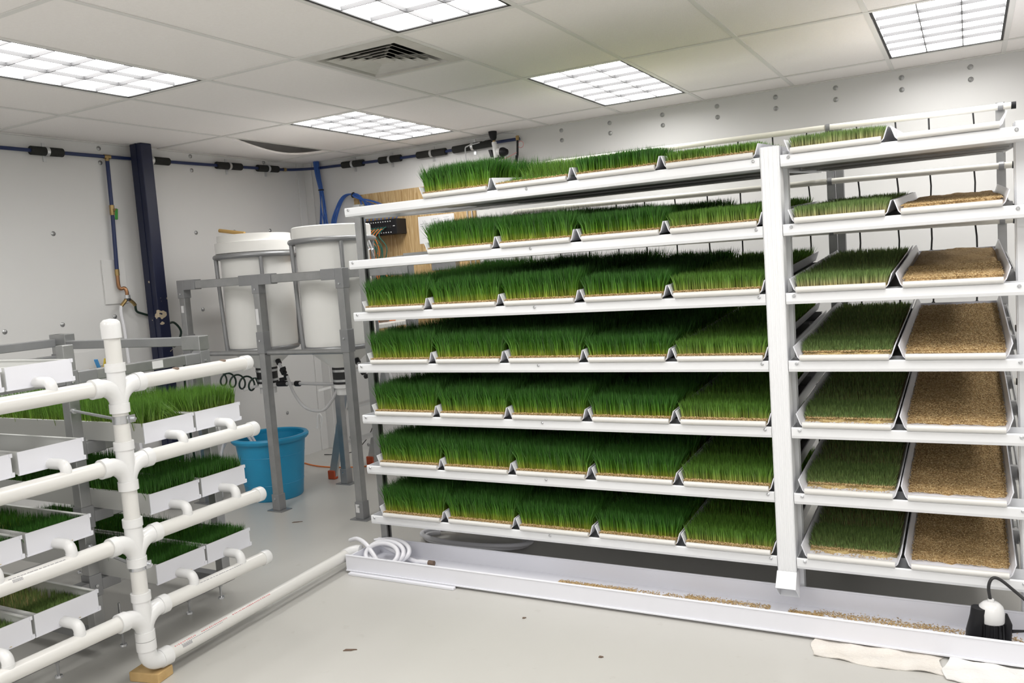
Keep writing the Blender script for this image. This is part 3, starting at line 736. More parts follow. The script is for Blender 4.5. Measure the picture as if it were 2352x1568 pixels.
part(MB().box(-4.22, -3.92, 5.02, 5.58, 1.19, 1.225), 'top_tray', M['vinyl_side'], t, .006)
t = thing('hand_tool', 'small orange tool lying on top of the stepladder', 'tool', (-4.08, 5.2, 1.226))
part(MB().beam((-4.16, 5.1, 1.236), (-4.04, 5.22, 1.24), .012, .010), 'handle', M['orange'], t, .003)
part(MB().beam((-4.04, 5.22, 1.24), (-3.99, 5.28, 1.245), .016, .014), 'head', M['debris'], t, .003)
part(MB().beam((-4.10, 5.28, 1.236), (-3.97, 5.34, 1.24), .012, .010), 'handle', M['orange'], t, .003)

# floor cords
single(MB().tube(cat_rom([(-5.2, 5.45, .006), (-5.0, 5.38, .006), (-4.8, 5.36, .006), (-4.55, 5.42, .006), (-4.2, 5.65, .006), (-3.6, 5.85, .006)], 6), .006, 6), 'extension_cord', M['orange'], 'orange extension cord on the floor behind the blue tub', 'cord', loc=(-4.8, 5.4, 0))
single(MB().tube(cat_rom([(-4.60, 5.95, .9), (-4.62, 5.9, .6), (-4.70, 5.85, .25), (-4.85, 5.8, .06), (-5.05, 5.8, .005), (-5.2, 5.75, .005)], 6), .004, 6).box(-4.635, -4.605, 5.88, 5.92, .42, .50), 'power_cable', M['black'], 'thin black power cord with a plug by the room corner', 'cord', loc=(-4.8, 5.85, .3))

# ================================================================== TALL RACK
SB = [1.91 - .2803 * i for i in range(7)]          # underside of the gutters
GF, GBK = 3.572, 3.695                                # gutter front / back
rk = thing('fodder_rack', 'tall seven-shelf white and steel rack holding the grass trays', 'rack', (-1.3, 4.3, 0))
def strut(x, y, z0, z1, m, name='post', w=.021):
    """slotted strut: U profile open to +X"""
    mb = MB().box(x - w, x - w + .003, y - w, y + w, z0, z1).box(x - w + .003, x + w, y - w, y - w + .003, z0, z1).box(x - w + .003, x + w, y + w - .003, y + w, z0, z1)
    mb.box(x + w - .003, x + w, y - w + .003, y - w + .012, z0, z1).box(x + w - .003, x + w, y + w - .012, y + w - .003, z0, z1)
    return part(mb, name, m, rk)
FYP = GBK + .036
for x in (-2.962, -.733, -.687, .172):
    strut(x, FYP, .0, 1.985, M['galv'] if x < -1 else M['white_metal'])
for x in (-2.962, -.69, -.642, .152):
    strut(x, 5.17, .0, 2.255 if x > -2 else 1.36, M['galv'])
for x in (-2.962, -.733, -.687, .172):
    for y in (FYP, 5.17):
        part(MB().box(x - .05, x + .05, y - .05, y + .05, 0, .006), 'foot_plate', M['galv'], rk)
gut_cache = {}
def gutter(x0, x1, z):
    h = .047
    mb = MB()
    prof = [(GF, z + h), (GF - .004, z + h - .004), (GF - .004, z + .012), (GF, z), (GBK, z), (GBK, z + h), (GBK - .003, z + h), (GBK - .003, z + .003), (GF + .003, z + .003), (GF + .003, z + h)]
    mb.extrude(prof, lambda q: (x0, q[0], q[1]), lambda q: (x1, q[0], q[1]), caps=False)
    mb.box(x0, x0 + .003, GF, GBK, z, z + h).box(x1 - .003, x1, GF, GBK, z, z + h)
    return part(mb, 'gutter', M['white_metal'], rk, .0015)
bolt = MB().lathe([(.007, 0), (.007, .003), (.004, .006), (.0001, .006)], (0, 0, 0), n=10).mesh('bolt', M['zinc'])
ro = (-1.3, 4.3, 0)
for i, z in enumerate(SB):
    g1 = gutter(-2.93, -.749, z); g2 = gutter(-.668, .62, z)
    for g, xs in ((g1, (-2.905, -1.83, -.775)), (g2, (-.635, .155))):
        for x in xs:
            put('bolt', bolt, g, (x - ro[0], GF - .004 - ro[1], z + .034 - ro[2]), (math.pi / 2, 0, 0))
    # side rails and the cross rails the trays rest on (they rise to the back)
    def zr(y): return z + .040 + (y - 3.6) * .0655
    for x in (-2.945, -.74, -.68, .165):
        part(MB().beam((x, GBK + .05, zr(GBK + .05) - .030), (x, 5.145, zr(5.145) - .030), .003, .026), 'side_rail', M['alu'], rk)
    for y in (4.1, 4.6, 5.02):
        for a, b in ((-2.942, -.745), (-.675, .16)):
            part(MB().beam((a, y, zr(y) - .024), (b, y, zr(y) - .024), .016, .030), 'cross_rail', M['deck'], rk)
def deck(x0, x1, z):
    mb = MB(); y0_, y1_ = 3.75, 5.05; n = 22; prof = []
    for k in range(n + 1):
        y = y0_ + (y1_ - y0_) * k / n
        prof.append((y, z + .040 + (y - 3.6) * .0655 - .040 - (.006 if k % 4 in (1, 2) else 0)))
    for a, b in zip(prof[:-1], prof[1:]):
        mb.add([(x0, a[0], a[1]), (x1, a[0], a[1]), (x1, b[0], b[1]), (x0, b[0], b[1]), (x0, a[0], a[1] + .0015), (x1, a[0], a[1] + .0015), (x1, b[0], b[1] + .0015), (x0, b[0], b[1] + .0015)],
               [(0, 3, 2, 1), (4, 5, 6, 7), (0, 1, 5, 4), (2, 3, 7, 6)])
    part(mb, 'deck_panel', M['deck'], rk)
for i, z in enumerate(SB):
    deck(-2.88 if i > 1 else -2.42, -.76, z); deck(-.66, .15, z)
# right-hand end of the bay that runs out of frame
part(MB().box(.155, .215, GBK + .002, GBK + .05, 0, 1.99), 'end_post', M['white_metal'], rk, .003)

# downspout in front of the middle posts
ds = thing('downspout', 'white ribbed downspout running down the middle of the tall rack', 'downspout', (-.708, 3.55, .1))
poly = []
xa, xc, ya, yc = -.747, -.670, GF - .012, GF + .062
n = 4
for k in range(n):
    a = xa + .004 + (xc - xa - .008) * k / n; w = (xc - xa - .008) / n
    poly += [(a + w * .12, ya), (a + w * .5 - .004, ya), (a + w * .5 - .002, ya + .002), (a + w * .5 + .004, ya + .002), (a + w * .5 + .006, ya)]
poly = [(xa, ya + .006)] + poly + [(xc - .004, ya), (xc, ya + .006), (xc, yc), (xa, yc)]
part(MB().extrude(poly, lambda q: (q[0], q[1], .205), lambda q: (q[0], q[1], 1.995)), 'pipe', M['white_metal'], ds)
el = MB()
A = [(xa - .002, ya - .002, .215), (xc + .002, ya - .002, .215), (xc + .002, yc + .002, .215), (xa - .002, yc + .002, .215)]
B = [(xa - .003, ya - .045, .155), (xc + .003, ya - .045, .155), (xc + .003, yc - .035, .09), (xa - .003, yc - .035, .09)]
Ai = [(xa + .001, ya + .001, .215), (xc - .001, ya + .001, .215), (xc - .001, yc - .001, .215), (xa + .001, yc - .001, .215)]
Bi = [(xa, ya - .042, .153), (xc, ya - .042, .153), (xc, yc - .038, .091), (xa, yc - .038, .091)]
el.add(A + B, [(k, (k + 1) % 4, 4 + (k + 1) % 4, 4 + k) for k in range(4)])
el.add(Ai + Bi, [(k, 4 + k, 4 + (k + 1) % 4, (k + 1) % 4) for k in range(4)])
el.add(B + Bi, [(k, (k + 1) % 4, 4 + (k + 1) % 4, 4 + k) for k in range(4)])
part(el, 'elbow', M['white_metal'], ds)

# ------------------------------------------------------------------ grass and seed meshes
def attr(me, name, arr):
    a = me.attributes.new(name, 'FLOAT', 'POINT'); a.data.foreach_set('value', np.asarray(arr, np.float32))
def grass_mesh(name, w, l, y0, n, h, mtl, seed, bw=.0038, lean=.028, front=.45, hvar=.14, hfun=None, sway=None, edgelean=1.0):
    """blades on a w x l bed starting at y0; front = share of the blades in the first 0.2 m"""
    r = np.random.default_rng(seed)
    nf = int(n * front)
    y = np.concatenate([r.random(nf) ** 1.15 * .2, r.random(n - nf) * l]); x = (r.random(n) - .5) * w
    ph = r.random(6) * 6.28
    low = .5 * np.sin(x * 23 + ph[0] + y * 5) + .5 * np.sin(x * 9 + ph[1]) + .6 * np.sin(y * 7 + ph[2] + x * 4)
    hh = h * (1 + hvar * .28 * low + hvar * .8 * (r.random(n) - .5) * 2 + (r.random(n) < .06) * .12)
    if hfun is not None: hh = hh * hfun(x, y)
    az = r.random(n) * 6.28
    edge = np.clip((np.abs(x) - (w / 2 - .03)) / .03, 0, 1)
    ln = lean * (h / .14) * (r.random(n) ** 1.5) * 1.3
    dx = ln * np.cos(az) + .040 * edgelean * (h / .14) * edge * np.sign(x); dy = ln * np.sin(az)
    if sway is not None:
        sx, sy = sway(x, y); dx = dx + sx; dy = dy + sy
    fa = r.random(n) * 6.28; cxx, cyy = np.cos(fa) * bw / 2, np.sin(fa) * bw / 2
    hz_ = np.sqrt(np.maximum(hh ** 2 - (dx ** 2 + dy ** 2) * .8, hh ** 2 * .15))
    V = np.zeros((n, 5, 3)); yb_ = y0 + y
    for k, (t_, cw) in enumerate(((0, .8), (0, -.8), (.55, 1), (.55, -1), (1, 0))):
        V[:, k, 0] = x + dx * t_ ** 2 + cxx * cw; V[:, k, 1] = yb_ + dy * t_ ** 2 + cyy * cw; V[:, k, 2] = hz_ * t_
    me = bpy.data.meshes.new(name)
    idx = np.arange(n) * 5
    loops = np.stack([idx, idx + 1, idx + 3, idx + 2, idx + 2, idx + 3, idx + 4], 1).ravel()
    me.vertices.add(n * 5); me.vertices.foreach_set('co', V.ravel().astype(np.float32))
    me.loops.add(len(loops)); me.loops.foreach_set('vertex_index', loops.astype(np.int32))
    starts = np.stack([idx // 5 * 7, idx // 5 * 7 + 4], 1).ravel()
    me.polygons.add(n * 2); me.polygons.foreach_set('loop_start', starts.astype(np.int32))
    me.polygons.foreach_set('loop_total', np.tile([4, 3], n).astype(np.int32))
    me.update(calc_edges=True); me.validate()
    al = np.tile([0, 0, .55, .55, 1.0], n); attr(me, 'along', al); attr(me, 'rnd', np.repeat(r.random(n), 5))
    me.materials.append(mtl); return me
def grain_mesh(name, pts, seed, L=.0052, R=.0021):
    """short pointed grains at pts (n x 3)"""
    r = np.random.default_rng(seed); n = len(pts); pts = np.asarray(pts, float)
    az = r.random(n) * 6.28; el_ = (r.random(n) - .5) * .7
    d = np.stack([np.cos(az) * np.cos(el_), np.sin(az) * np.cos(el_), np.sin(el_)], 1)
    s = np.stack([-np.sin(az), np.cos(az), np.zeros(n)], 1); u = np.cross(d, s)
    V = np.stack([pts + d * L, pts - d * L, pts + s * R, pts - s * R, pts + u * R * .8, pts - u * R * .8], 1)
    f = np.array([(0, 2, 4), (2, 1, 4), (1, 3, 4), (3, 0, 4), (2, 0, 5), (1, 2, 5), (3, 1, 5), (0, 3, 5)])
    F = (np.arange(n)[:, None, None] * 6 + f[None]).reshape(-1)
    me = bpy.data.meshes.new(name); me.vertices.add(n * 6); me.vertices.foreach_set('co', V.ravel().astype(np.float32))
    me.loops.add(len(F)); me.loops.foreach_set('vertex_index', F.astype(np.int32))
    me.polygons.add(n * 8); me.polygons.foreach_set('loop_start', (np.arange(n * 8) * 3).astype(np.int32)); me.polygons.foreach_set('loop_total', np.full(n * 8, 3, np.int32))
    me.update(calc_edges=True); attr(me, 'rnd', np.repeat(r.random(n), 6)); me.materials.append(M['grain']); return me
def bed_mesh(name, w, l, y0, th, mtl, seed, amp=.004, wave=.0):
    r = random.Random(seed); nx, ny = 26, 60; vs = []; fs = []
    ph = [r.random() * 6.28 for _ in range(4)]
    for b in range(ny + 1):
        for a in range(nx + 1):
            u, v = a / nx, b / ny
            e = min(u, 1 - u, v * l / w, (1 - v) * l / w); f = min(1, e / .03) ** .5
            fy = y0 + l * v + (.006 * math.sin(u * 31 + ph[2]) + .008 * math.sin(u * 13 + ph[3]) + r.uniform(-.004, .004)) * (1 if b < 2 else 0)
            z = th * f + (r.uniform(-1, 1) * amp + wave * math.sin(u * 9 + ph[0]) * math.sin(v * 17 + ph[1])) * f
            vs.append((-w / 2 + w * u, fy, max(z, .0005)))
    for b in range(ny):
        for a in range(nx):
            q = b * (nx + 1) + a; fs.append((q, q + 1, q + nx + 2, q + nx + 1))
    me = bpy.data.meshes.new(name); me.from_pydata(vs, [], fs); me.polygons.foreach_set('use_smooth', [True] * len(fs)); me.materials.append(mtl); return me

TL = 1.45
def tray_meshes(pitch):
    hb, ht, H = pitch / 2 - .022, pitch / 2 - .003, .056
    o = [(-ht, H), (-hb - .004, .012), (-hb + .004, .003), (hb - .004, .003), (hb + .004, .012), (ht, H)]
    th = .0045
    inn = [(ht - th, H), (hb + .001, .014), (hb - .005, .006), (-hb + .005, .006), (-hb - .001, .014), (-ht + th, H)]
    body = MB().extrude(o + inn, lambda q: (q[0], 0.0, q[1]), lambda q: (q[0], TL, q[1]))
    body.extrude([(-hb - .006, .022), (-hb, .003), (hb, .003), (hb + .006, .022)], lambda q: (q[0], TL - .003, q[1]), lambda q: (q[0], TL, q[1]))
    pts = [(-hb + .006, -.002, .010), (hb - .006, -.002, .010)]
    lip = MB().tube(pts, .0125, 12)
    rib = MB()
    for k in range(4):
        xx = -hb + .05 + (2 * hb - .1) * k / 3; rib.box(xx - .012, xx + .012, .02, TL - .02, -.004, .003)
    return body.mesh('tray_body', M['vinyl']), lip.mesh('front_lip', M['pvc']), rib.mesh('bottom_ribs', M['alu'])
TR = {'L': tray_meshes(.4235), 'R': tray_meshes(.392)}
WL_, WR_ = .4235 - .050, .392 - .056
G = {}
G['c1'] = grass_mesh('grass', WL_, 1.38, .022, 12500, .150, M['grass'], 1, lean=.036, sway=lambda x, y: (.018 * np.sin(x * 30) - .006, -.010 * np.cos(x * 17)))
G['c2'] = grass_mesh('grass', WL_, 1.38, .022, 12500, .140, M['grass'], 2)
G['c3'] = grass_mesh('grass', WL_, 1.38, .022, 12500, .126, M['grass'], 3)
G['c4'] = grass_mesh('grass', WL_, 1.38, .022, 12500, .102, M['grass'], 4, lean=.022)
G['c5'] = grass_mesh('grass', WL_, 1.38, .022, 11500, .074, M['grass_mid'], 5, lean=.02)
G['c6'] = grass_mesh('grass', WR_, 1.28, .088, 11000, .042, M['grass_young'], 6, lean=.02, bw=.0036, hvar=.2, hfun=lambda x, y: np.clip(.45 + y / .09, .45, 1))
G['c6n'] = grass_mesh('grass', WR_, 1.36, .024, 9000, .050, M['grass_young'], 7, lean=.02, bw=.0036, hvar=.2)
G['top3'] = grass_mesh('grass', WL_, 1.38, .022, 9000, .125, M['grass_mid'], 8, hfun=lambda x, y: np.clip(.18 + .9 * np.clip((y - .10 - (x + .19) * .75) / .25, 0, 1), .18, 1))
G['top4'] = grass_mesh('grass', WL_, 1.38, .022, 8500, .085, M['grass'], 9, lean=.018)
G['top5'] = grass_mesh('grass', WL_, 1.38, .022, 8500, .058, M['grass_mid'], 10, lean=.018)
bedL = bed_mesh('root_mat', WL_ + .002, 1.40, .002, .017, M['mat_roots'], 11)
bedR6 = bed_mesh('root_mat', WR_ + .006, 1.30, .072, .012, M['mat_roots'], 12)
bedR6n = bed_mesh('root_mat', WR_ + .004, 1.38, .008, .012, M['mat_roots'], 13)
bed7 = bed_mesh('seed_bed', WR_ + .014, 1.31, .078, .013, M['seedbed'], 14, amp=.003)
bed7n = bed_mesh('seed_bed', WR_ + .010, 1.385, .008, .022, M['seedbed'], 15, amp=.003, wave=.006)
gr = np.random.default_rng(21)
def scatter(n, w, l, y0, z, jit, ycut=1.0):
    y = gr.random(n) ** ycut * l
    return np.stack([(gr.random(n) - .5) * w, y0 + y, z + gr.random(n) * jit], 1)
grain7 = grain_mesh('grains', np.concatenate([scatter(9500, WR_ + .010, 1.29, .083, .0145, .002), scatter(360, WR_, .03, .062, .007, .001)]), 31)
grain7n = grain_mesh('grains', np.concatenate([scatter(5000, WR_ + .006, .5, .012, .0235, .003)]), 32)
grainL = grain_mesh('grains', np.concatenate([scatter(1500, WL_, .035, .002, .015, .008), scatter(260, WL_, .008, -.002, .014, .012)]), 33, L=.005, R=.0019)
grainR = grain_mesh('grains', np.concatenate([scatter(1800, WR_, .10, .074, .013, .004), scatter(110, WR_ * .9, .03, .03, .008, .001)]), 34)

ordn = ['top', 'second', 'third', 'fourth', 'fifth', 'sixth', 'bottom']
pos = ['leftmost', 'second from left', 'third from left', 'fourth from left', 'next left of the downspout', 'next right of the downspout', 'far right']
slope = math.atan(.0655)
divL = [-2.862 + .4235 * k for k in range(6)]
divR = [-.652, -.259, .134]
desc = {1: 'tall wheatgrass', 2: 'tall wheatgrass', 3: 'dense wheatgrass', 4: 'medium wheatgrass', 5: 'short bright grass', 6: 'young sprouting grass', 7: 'brown soaked grain'}
for s in range(7):
    for c in range(1, 8):
        if s < 2 and c == 1: continue
        left = c <= 5
        x = (divL[c - 1] + divL[c]) / 2 if left else (divR[c - 6] + divR[c - 5]) / 2
        body, lip, rib = TR['L' if left else 'R']
        what = desc[c]
        if s == 0 and c == 3: what = 'patchy cut-back grass'
        if s == 0 and c == 7: what = 'nothing, an empty white tray,'
        ps = pos[c - 1]
        if s < 2 and c in (2, 3, 4):
            ps = ('leftmost', 'second from left', 'third from left')[c - 2]
        lab = ('empty white tray at the far right of the top rack shelf' if (s == 0 and c == 7)
               else 'white tray of %s, %s on the %s rack shelf' % (what, ps, ordn[s]))
        t = thing('fodder_tray', lab, 'tray', (x + random.uniform(-.003, .003), GF - .003 + random.uniform(-.004, .004), SB[s] + .049), 'trays on the tall rack', (slope, 0, 0))
        put('tray_body', body, t); put('front_lip', lip, t); put('bottom_ribs', rib, t)
        zb = (0, 0, .0055)
        if c == 7:
            if s == 0: continue
            b, g = (bed7n, grain7n) if s in (1, 2) else (bed7, grain7)
            put('seed_bed', b, t, zb); put('grains', g, t, zb, kind='stuff')
        else:
            key = 'c%d' % c
            if s == 0 and c in (3, 4, 5): key = 'top%d' % c
            if c == 6 and s in (0, 1, 2): key = 'c6n'
            put('root_mat', bedL if left else (bedR6n if key == 'c6n' else bedR6), t, zb)
            flip = (s * 3 + c) % 2
            g = put('grass', G[key], t, (0, 0, .014), kind='stuff')
            if flip and key not in ('top3', 'c1'): g.scale = (-1, 1, 1 + .05 * ((s % 3) - 1))
            put('grains', grainL if left else grainR, t, zb, kind='stuff')

# ------------------------------------------------------------------ watering pipes at the back of the rack
tube_m = MB().tube([(0, 0, 0), (.004, -.004, -.06), (.002, -.01, -.125)], .0045, 6).lathe([(.0001, 0), (.009, 0), (.009, -.014), (.0001, -.014)], (.002, -.010, -.118), n=8).mesh('drip_tube', M['black'])
tx = [-2.62, -2.40, -2.19, -1.985, -1.795, -1.598, -1.395, -1.195, -.995, -.805, -.54, -.343, -.18, .028]
WY = 5.115
for i in range(7):
    z = 2.243 if i == 0 else (1.942 - .283 * (i - 1))
    sag = .0
    t = thing('watering_pipe', ('cream watering pipe with drip tubes along the back above the top shelf' if i == 0 else 'watering pipe with drip tubes at the back of the %s rack shelf' % ordn[i]), 'pipe', (-1.2, WY, z), 'watering pipes')
    pts = [(-2.66, WY, z + .012), (-2.0, WY, z + (.008 if i else .004)), (-1.3, WY, z), (-.66, WY, z - .004), (.22, WY, z - .016)]
    part(MB().tube(cat_rom(pts, 5), .0165, 12), 'pipe', M['cream'], t)
    zz = lambda x: np.interp(x, [q[0] for q in pts], [q[2] for q in pts])
    for x in (-2.88, -.69, .152):
        if x > -2.6: part(MB().tube([(x - .012, WY, zz(x)), (x + .012, WY, zz(x))], .021, 12).box(x - .006, x + .006, WY + .014, 5.152, zz(x) - .01, zz(x) + .01), 'pipe_clip', M['galv_grey'], t)
    part(MB().tube([(.20, WY, z - .016), (.222, WY, z - .0165)], .0185, 12), 'end_cap', M['blackpl'], t)
    part(MB().tube([(-2.4, WY, zz(-2.4)), (-2.34, WY, zz(-2.34))], .0195, 12), 'coupling', M['cream'], t)
    part(MB().tube([(-2.66, WY, z + .012), (-2.72, WY, z + .012), (-2.74, WY, z - .01), (-2.74, WY, z - .06)], .0175, 10), 'inlet_elbow', M['cream'], t)
    for x in tx:
        put('drip_tube', tube_m, t, (x + .2 + 1.0 - .0, 0, zz(x) - .014 - z), (0, 0, random.uniform(-.6, .6)))

# ================================================================== TROUGH
tg = thing('drain_trough', 'long white drain trough on the floor under the tall rack front', 'trough', (-1.2, 3.55, 0))
TX0, TX1, TY0, TY1, TH = -2.995, .9, 3.405, 3.70, .094
z0 = .012
part(MB().box(TX0, TX1, TY0, TY1, z0, z0 + .004), 'floor_panel', M['vinyl'], tg)
part(MB().box(TX0, TX1, TY0, TY0 + .005, z0 + .004, TH + .002).tube([(TX0, TY0 + .003, TH + .002), (TX1, TY0 + .003, TH + .002)], .0055, 8).box(TX0, TX1, TY0 - .006, TY0, z0, z0 + .006), 'front_wall', M['vinyl'], tg)
part(MB().box(TX0, TX1, TY1 - .005, TY1, z0 + .004, TH + .004).tube([(TX0, TY1 - .003, TH + .004), (TX1, TY1 - .003, TH + .004)], .005, 8), 'back_wall', M['vinyl'], tg)
part(MB().box(TX0, TX0 + .005, TY0 + .005, TY1 - .005, z0 + .004, TH - .01), 'end_wall', M['vinyl'], tg)
part(MB().box(TX0, TX1, TY0 + .02, TY0 + .05, 0, z0).box(TX0, TX1, TY1 - .05, TY1 - .02, 0, z0), 'feet', M['vinyl_side'], tg)
r = np.random.default_rng(5)
def band(n, xa, xb, yc, sp):
    return np.stack([r.uniform(xa, xb, n), yc + r.normal(0, sp, n), np.full(n, z0 + .006)], 1)
pts = np.concatenate([band(900, -1.82, -1.42, 3.612, .012), band(350, -1.45, -1.05, 3.61, .014), band(700, -1.18, -.80, 3.625, .014), band(350, -.72, -.58, 3.61, .012), band(900, -.62, -.1, 3.63, .018), band(500, -.1, .5, 3.62, .02)])
pts[:, 1] = np.clip(pts[:, 1], TY0 + .012, TY1 - .012)
gm = put('spilled_grain', grain_mesh('spilled_grain', pts - np.array([-1.2, 3.55, 0]), 77), None, (-1.2, 3.55, 0))
tag(gm, 'spilled grain washed along the bottom of the white drain trough', 'grain', kind='stuff')
single(MB().box(-2.96, -2.29, 3.372, 3.396, .0, .014), 'plastic_strip', M['vinyl'], 'flat white plastic strip on the floor along the trough front', 'strip', bevel=.003, loc=(-2.62, 3.384, 0))

# hose coil in the trough and loose hose behind it
coil = [(-3.13, 3.61, .10), (-3.06, 3.59, .122), (-2.98, 3.56, .112), (-2.90, 3.52, .075)]
for k in range(58):
    a = 2 * math.pi * k / 22 - 1.2
    coil.append((-2.835 + (.105 + .0006 * k) * math.cos(a), 3.50 + .0016 * k + .045 * math.sin(a), .078 + .048 * math.sin(a)))
coil += [(-2.70, 3.60, .035), (-2.64, 3.60, .032), (-2.58, 3.60, .031)]
single(MB().tube(cat_rom(coil, 3), .0125, 10), 'hose_coil', M['hose'], 'white hose coiled in the left end of the trough', 'hose', loc=(-2.84, 3.54, .02))
single(MB().tube([(-2.59, 3.60, .031), (-2.555, 3.60, .031)], .014, 10), 'hose_fitting', M['debris'], 'small brown hose fitting lying in the trough', 'fitting', loc=(-2.57, 3.60, .017))
lp = []
for k in range(50):
    a = 2 * math.pi * k / 26 + 2.6
    lp.append((-2.56 + (.33 + .001 * k) * math.cos(a), 4.03 + .13 * math.sin(a), .018 + .0006 * k))
single(MB().tube(cat_rom(lp + [(-2.9, 4.15, .05), (-2.95, 4.3, .03)], 2), .014, 10), 'loose_hose', M['hose'], 'pale hose lying in loops on the floor under the tall rack', 'hose', loc=(-2.56, 4.03, 0))

# ------------------------------------------------------------------ pump in the trough
px, py = .044, 3.52
t = thing('submersible_pump', 'black and white submersible pump standing in the drain trough', 'pump', (px, py, z0 + .004))
t.scale = (1.12, 1.12, 1.12)
b0 = z0 + .004
part(MB().lathe([(.0001, 0), (.048, 0), (.050, .012), (.044, .03), (.040, .095), (.0001, .096)], (px, py, b0), n=28), 'body', M['blackpl'], t)
fins = MB()
for k in range(18):
    a = 2 * math.pi * k / 18
    fins.obox((px + .0425 * math.cos(a), py + .0425 * math.sin(a), b0 + .065), (.003 * math.cos(a), .003 * math.sin(a), 0), (-.002 * math.sin(a), .002 * math.cos(a), 0), (0, 0, .03))
part(fins, 'fins', M['blackpl'], t)
part(MB().lathe([(.039, .094), (.041, .10), (.041, .125), (.036, .148), (.024, .160), (.012, .163), (.0001, .164)], (px, py, b0), n=28), 'cap', M['pvc_fit'], t)
part(MB().lathe([(.010, .160), (.010, .172), (.0001, .173)], (px, py, b0), n=12), 'gland', M['pvc_fit'], t)
part(MB().tube([(px - .05, py - .012, b0 + .005), (px - .047, py - .014, b0 + .06), (px - .038, py - .016, b0 + .115), (px - .036, py - .016, b0 + .145)], [.030, .030, .026, .024], 16), 'float', M['blackpl'], t)
part(MB().tube([(px + .044, py, b0 + .02), (px + .046, py, b0 + .09), (px + .04, py, b0 + .125)], [.014, .016, .008], 10), 'float_arm', M['blackpl'], t)
part(MB().tube([(px - .04, py - .01, b0 + .035), (px - .105, py - .03, b0 + .028)], [.007, .004], 8), 'peg', M['blackpl'], t)
part(MB().tube([(px + .04, py + .01, b0 + .06), (px + .10, py + .0, b0 + .075)], [.007, .004], 8), 'peg', M['blackpl'], t)
part(MB().box(px - .06, px + .06, py - .035, py + .035, b0, b0 + .022), 'base', M['blackpl'], t, .006)
part(MB().tube(cat_rom([(px - .002, py, b0 + .17), (px - .006, py, b0 + .215), (px + .006, py + .005, b0 + .243), (px + .03, py + .01, b0 + .238), (px + .075, py + .01, b0 + .20), (px + .12, py, b0 + .165), (px + .2, py, b0 + .12), (px + .35, py, b0 + .02)], 6), .0052, 8), 'cord', M['black'], t)

# ------------------------------------------------------------------ cloths
def cloth(name, m, lab, x0, x1, y0, y1, seed, h=.006):
    rg = random.Random(seed); nx, ny = 40, 14; vs = []; fs = []
    ph = [rg.random() * 6 for _ in range(6)]
    for b in range(ny + 1):
        for a in range(nx + 1):
            u, v = a / nx, b / ny
            x = x0 + (x1 - x0) * u + .012 * math.sin(v * 5 + ph[0]) * (1 if a in (0, nx) else .3)
            y = y0 + (y1 - y0) * v + .010 * math.sin(u * 8 + ph[1]) * (1 - v)
            z = h + .003 * math.sin(u * 21 + v * 6 + ph[2]) + .0025 * math.sin(u * 8 - v * 11 + ph[3]) + rg.uniform(-.0005, .0005)
            vs.append((x, y, max(z, .002)))
    n0 = len(vs); vs += [(x, y, max(z - .004, .0005)) for x, y, z in vs]
    for b in range(ny):
        for a in range(nx):
            q = b * (nx + 1) + a
            fs.append((q, q + 1, q + nx + 2, q + nx + 1)); fs.append((n0 + q, n0 + q + nx + 1, n0 + q + nx + 2, n0 + q + 1))
    for a in range(nx):
        fs.append((a, n0 + a, n0 + a + 1, a + 1)); q = ny * (nx + 1) + a; fs.append((q, q + 1, n0 + q + 1, n0 + q))
    for b in range(ny):
        q = b * (nx + 1); fs.append((q, q + nx + 1, n0 + q + nx + 1, n0 + q)); q += nx; fs.append((q, n0 + q, n0 + q + nx + 1, q + nx + 1))
    single(MB().add(vs, fs, True), name, m, lab, 'towel', 'towels under the trough', loc=((x0 + x1) / 2, (y0 + y1) / 2, 0))
cloth('floor_towel', M['towel'], 'beige cloth lying flat along the trough front', -.575, -.118, 3.255, 3.415, 4)
cloth('floor_towel', M['paper_towel'], 'crumpled white cloth at the bottom right corner by the trough', -.108, .32, 3.225, 3.40, 9, .008)

# ================================================================== LEFT RACK
LX, LX2, LW = -3.40, -4.55, .025
tiers = [1.268, .957, .656, .352]
lr = thing('tray_rack', 'low grey square-tube rack holding the left grass trays', 'rack', (-3.95, 2.2, 0))
for x, y, zt in ((LX, 2.215, 1.385), (LX, 2.93, 1.345), (LX2, 2.93, 1.385), (LX2, 2.215, 1.385), (LX, 1.40, 1.385), (LX2, 1.40, 1.385)):
    p_ = part(MB().box(x - LW, x + LW, y - LW, y + LW, .075, zt), 'post', M['galv'], lr, .003)
    s = LW + .005
    for z in [1.225] + [q - .025 for q in tiers[1:]]:
        part(MB().box(x - s, x + s, y - s, y + s, z - .05, z + .05), 'connector', M['galv_grey'], p_, .003)
    b = MB()
    for z in [1.225] + [q - .025 for q in tiers[1:]]:
        b.lathe([(.008, 0), (.007, .006), (.0001, .007)], (x + s, y, z), (1, 0, 0), 8)
    part(b, 'bolt_heads', M['zinc'], p_)
for q in tiers:
    for x in (LX, LX2):
        for a, b in ((1.40, 2.215), (2.215, 2.93)):
            part(MB().box(x - LW, x + LW, a + LW + .005, b - LW - .005, q - .049, q - .003), 'tray_rail', M['galv'], lr, .003)
            for e, d in ((a, 1), (b, -1)):
                e1, e2 = e + d * (LW + .005), e + d * .12
                part(MB().box(x - LW - .004, x + LW + .004, min(e1, e2), max(e1, e2), q - .053, q - .002), 'connector_arm', M['galv_grey'], lr, .003)
part(MB().box(LX2 + LW, LX - LW, 2.93 - LW, 2.93 + LW, 1.30, 1.345), 'top_rail', M['galv_grey'], lr, .003)
part(MB().box(LX2 - .03, LX2 + .11, 2.93 - .031, 2.93 + .031, 1.325, 1.385), 'corner_block', M['galv'], lr, .003)
part(MB().box(LX - .10, LX + .03, 2.93 - .031, 2.93 + .031, 1.28, 1.35), 'corner_block', M['galv'], lr, .003)
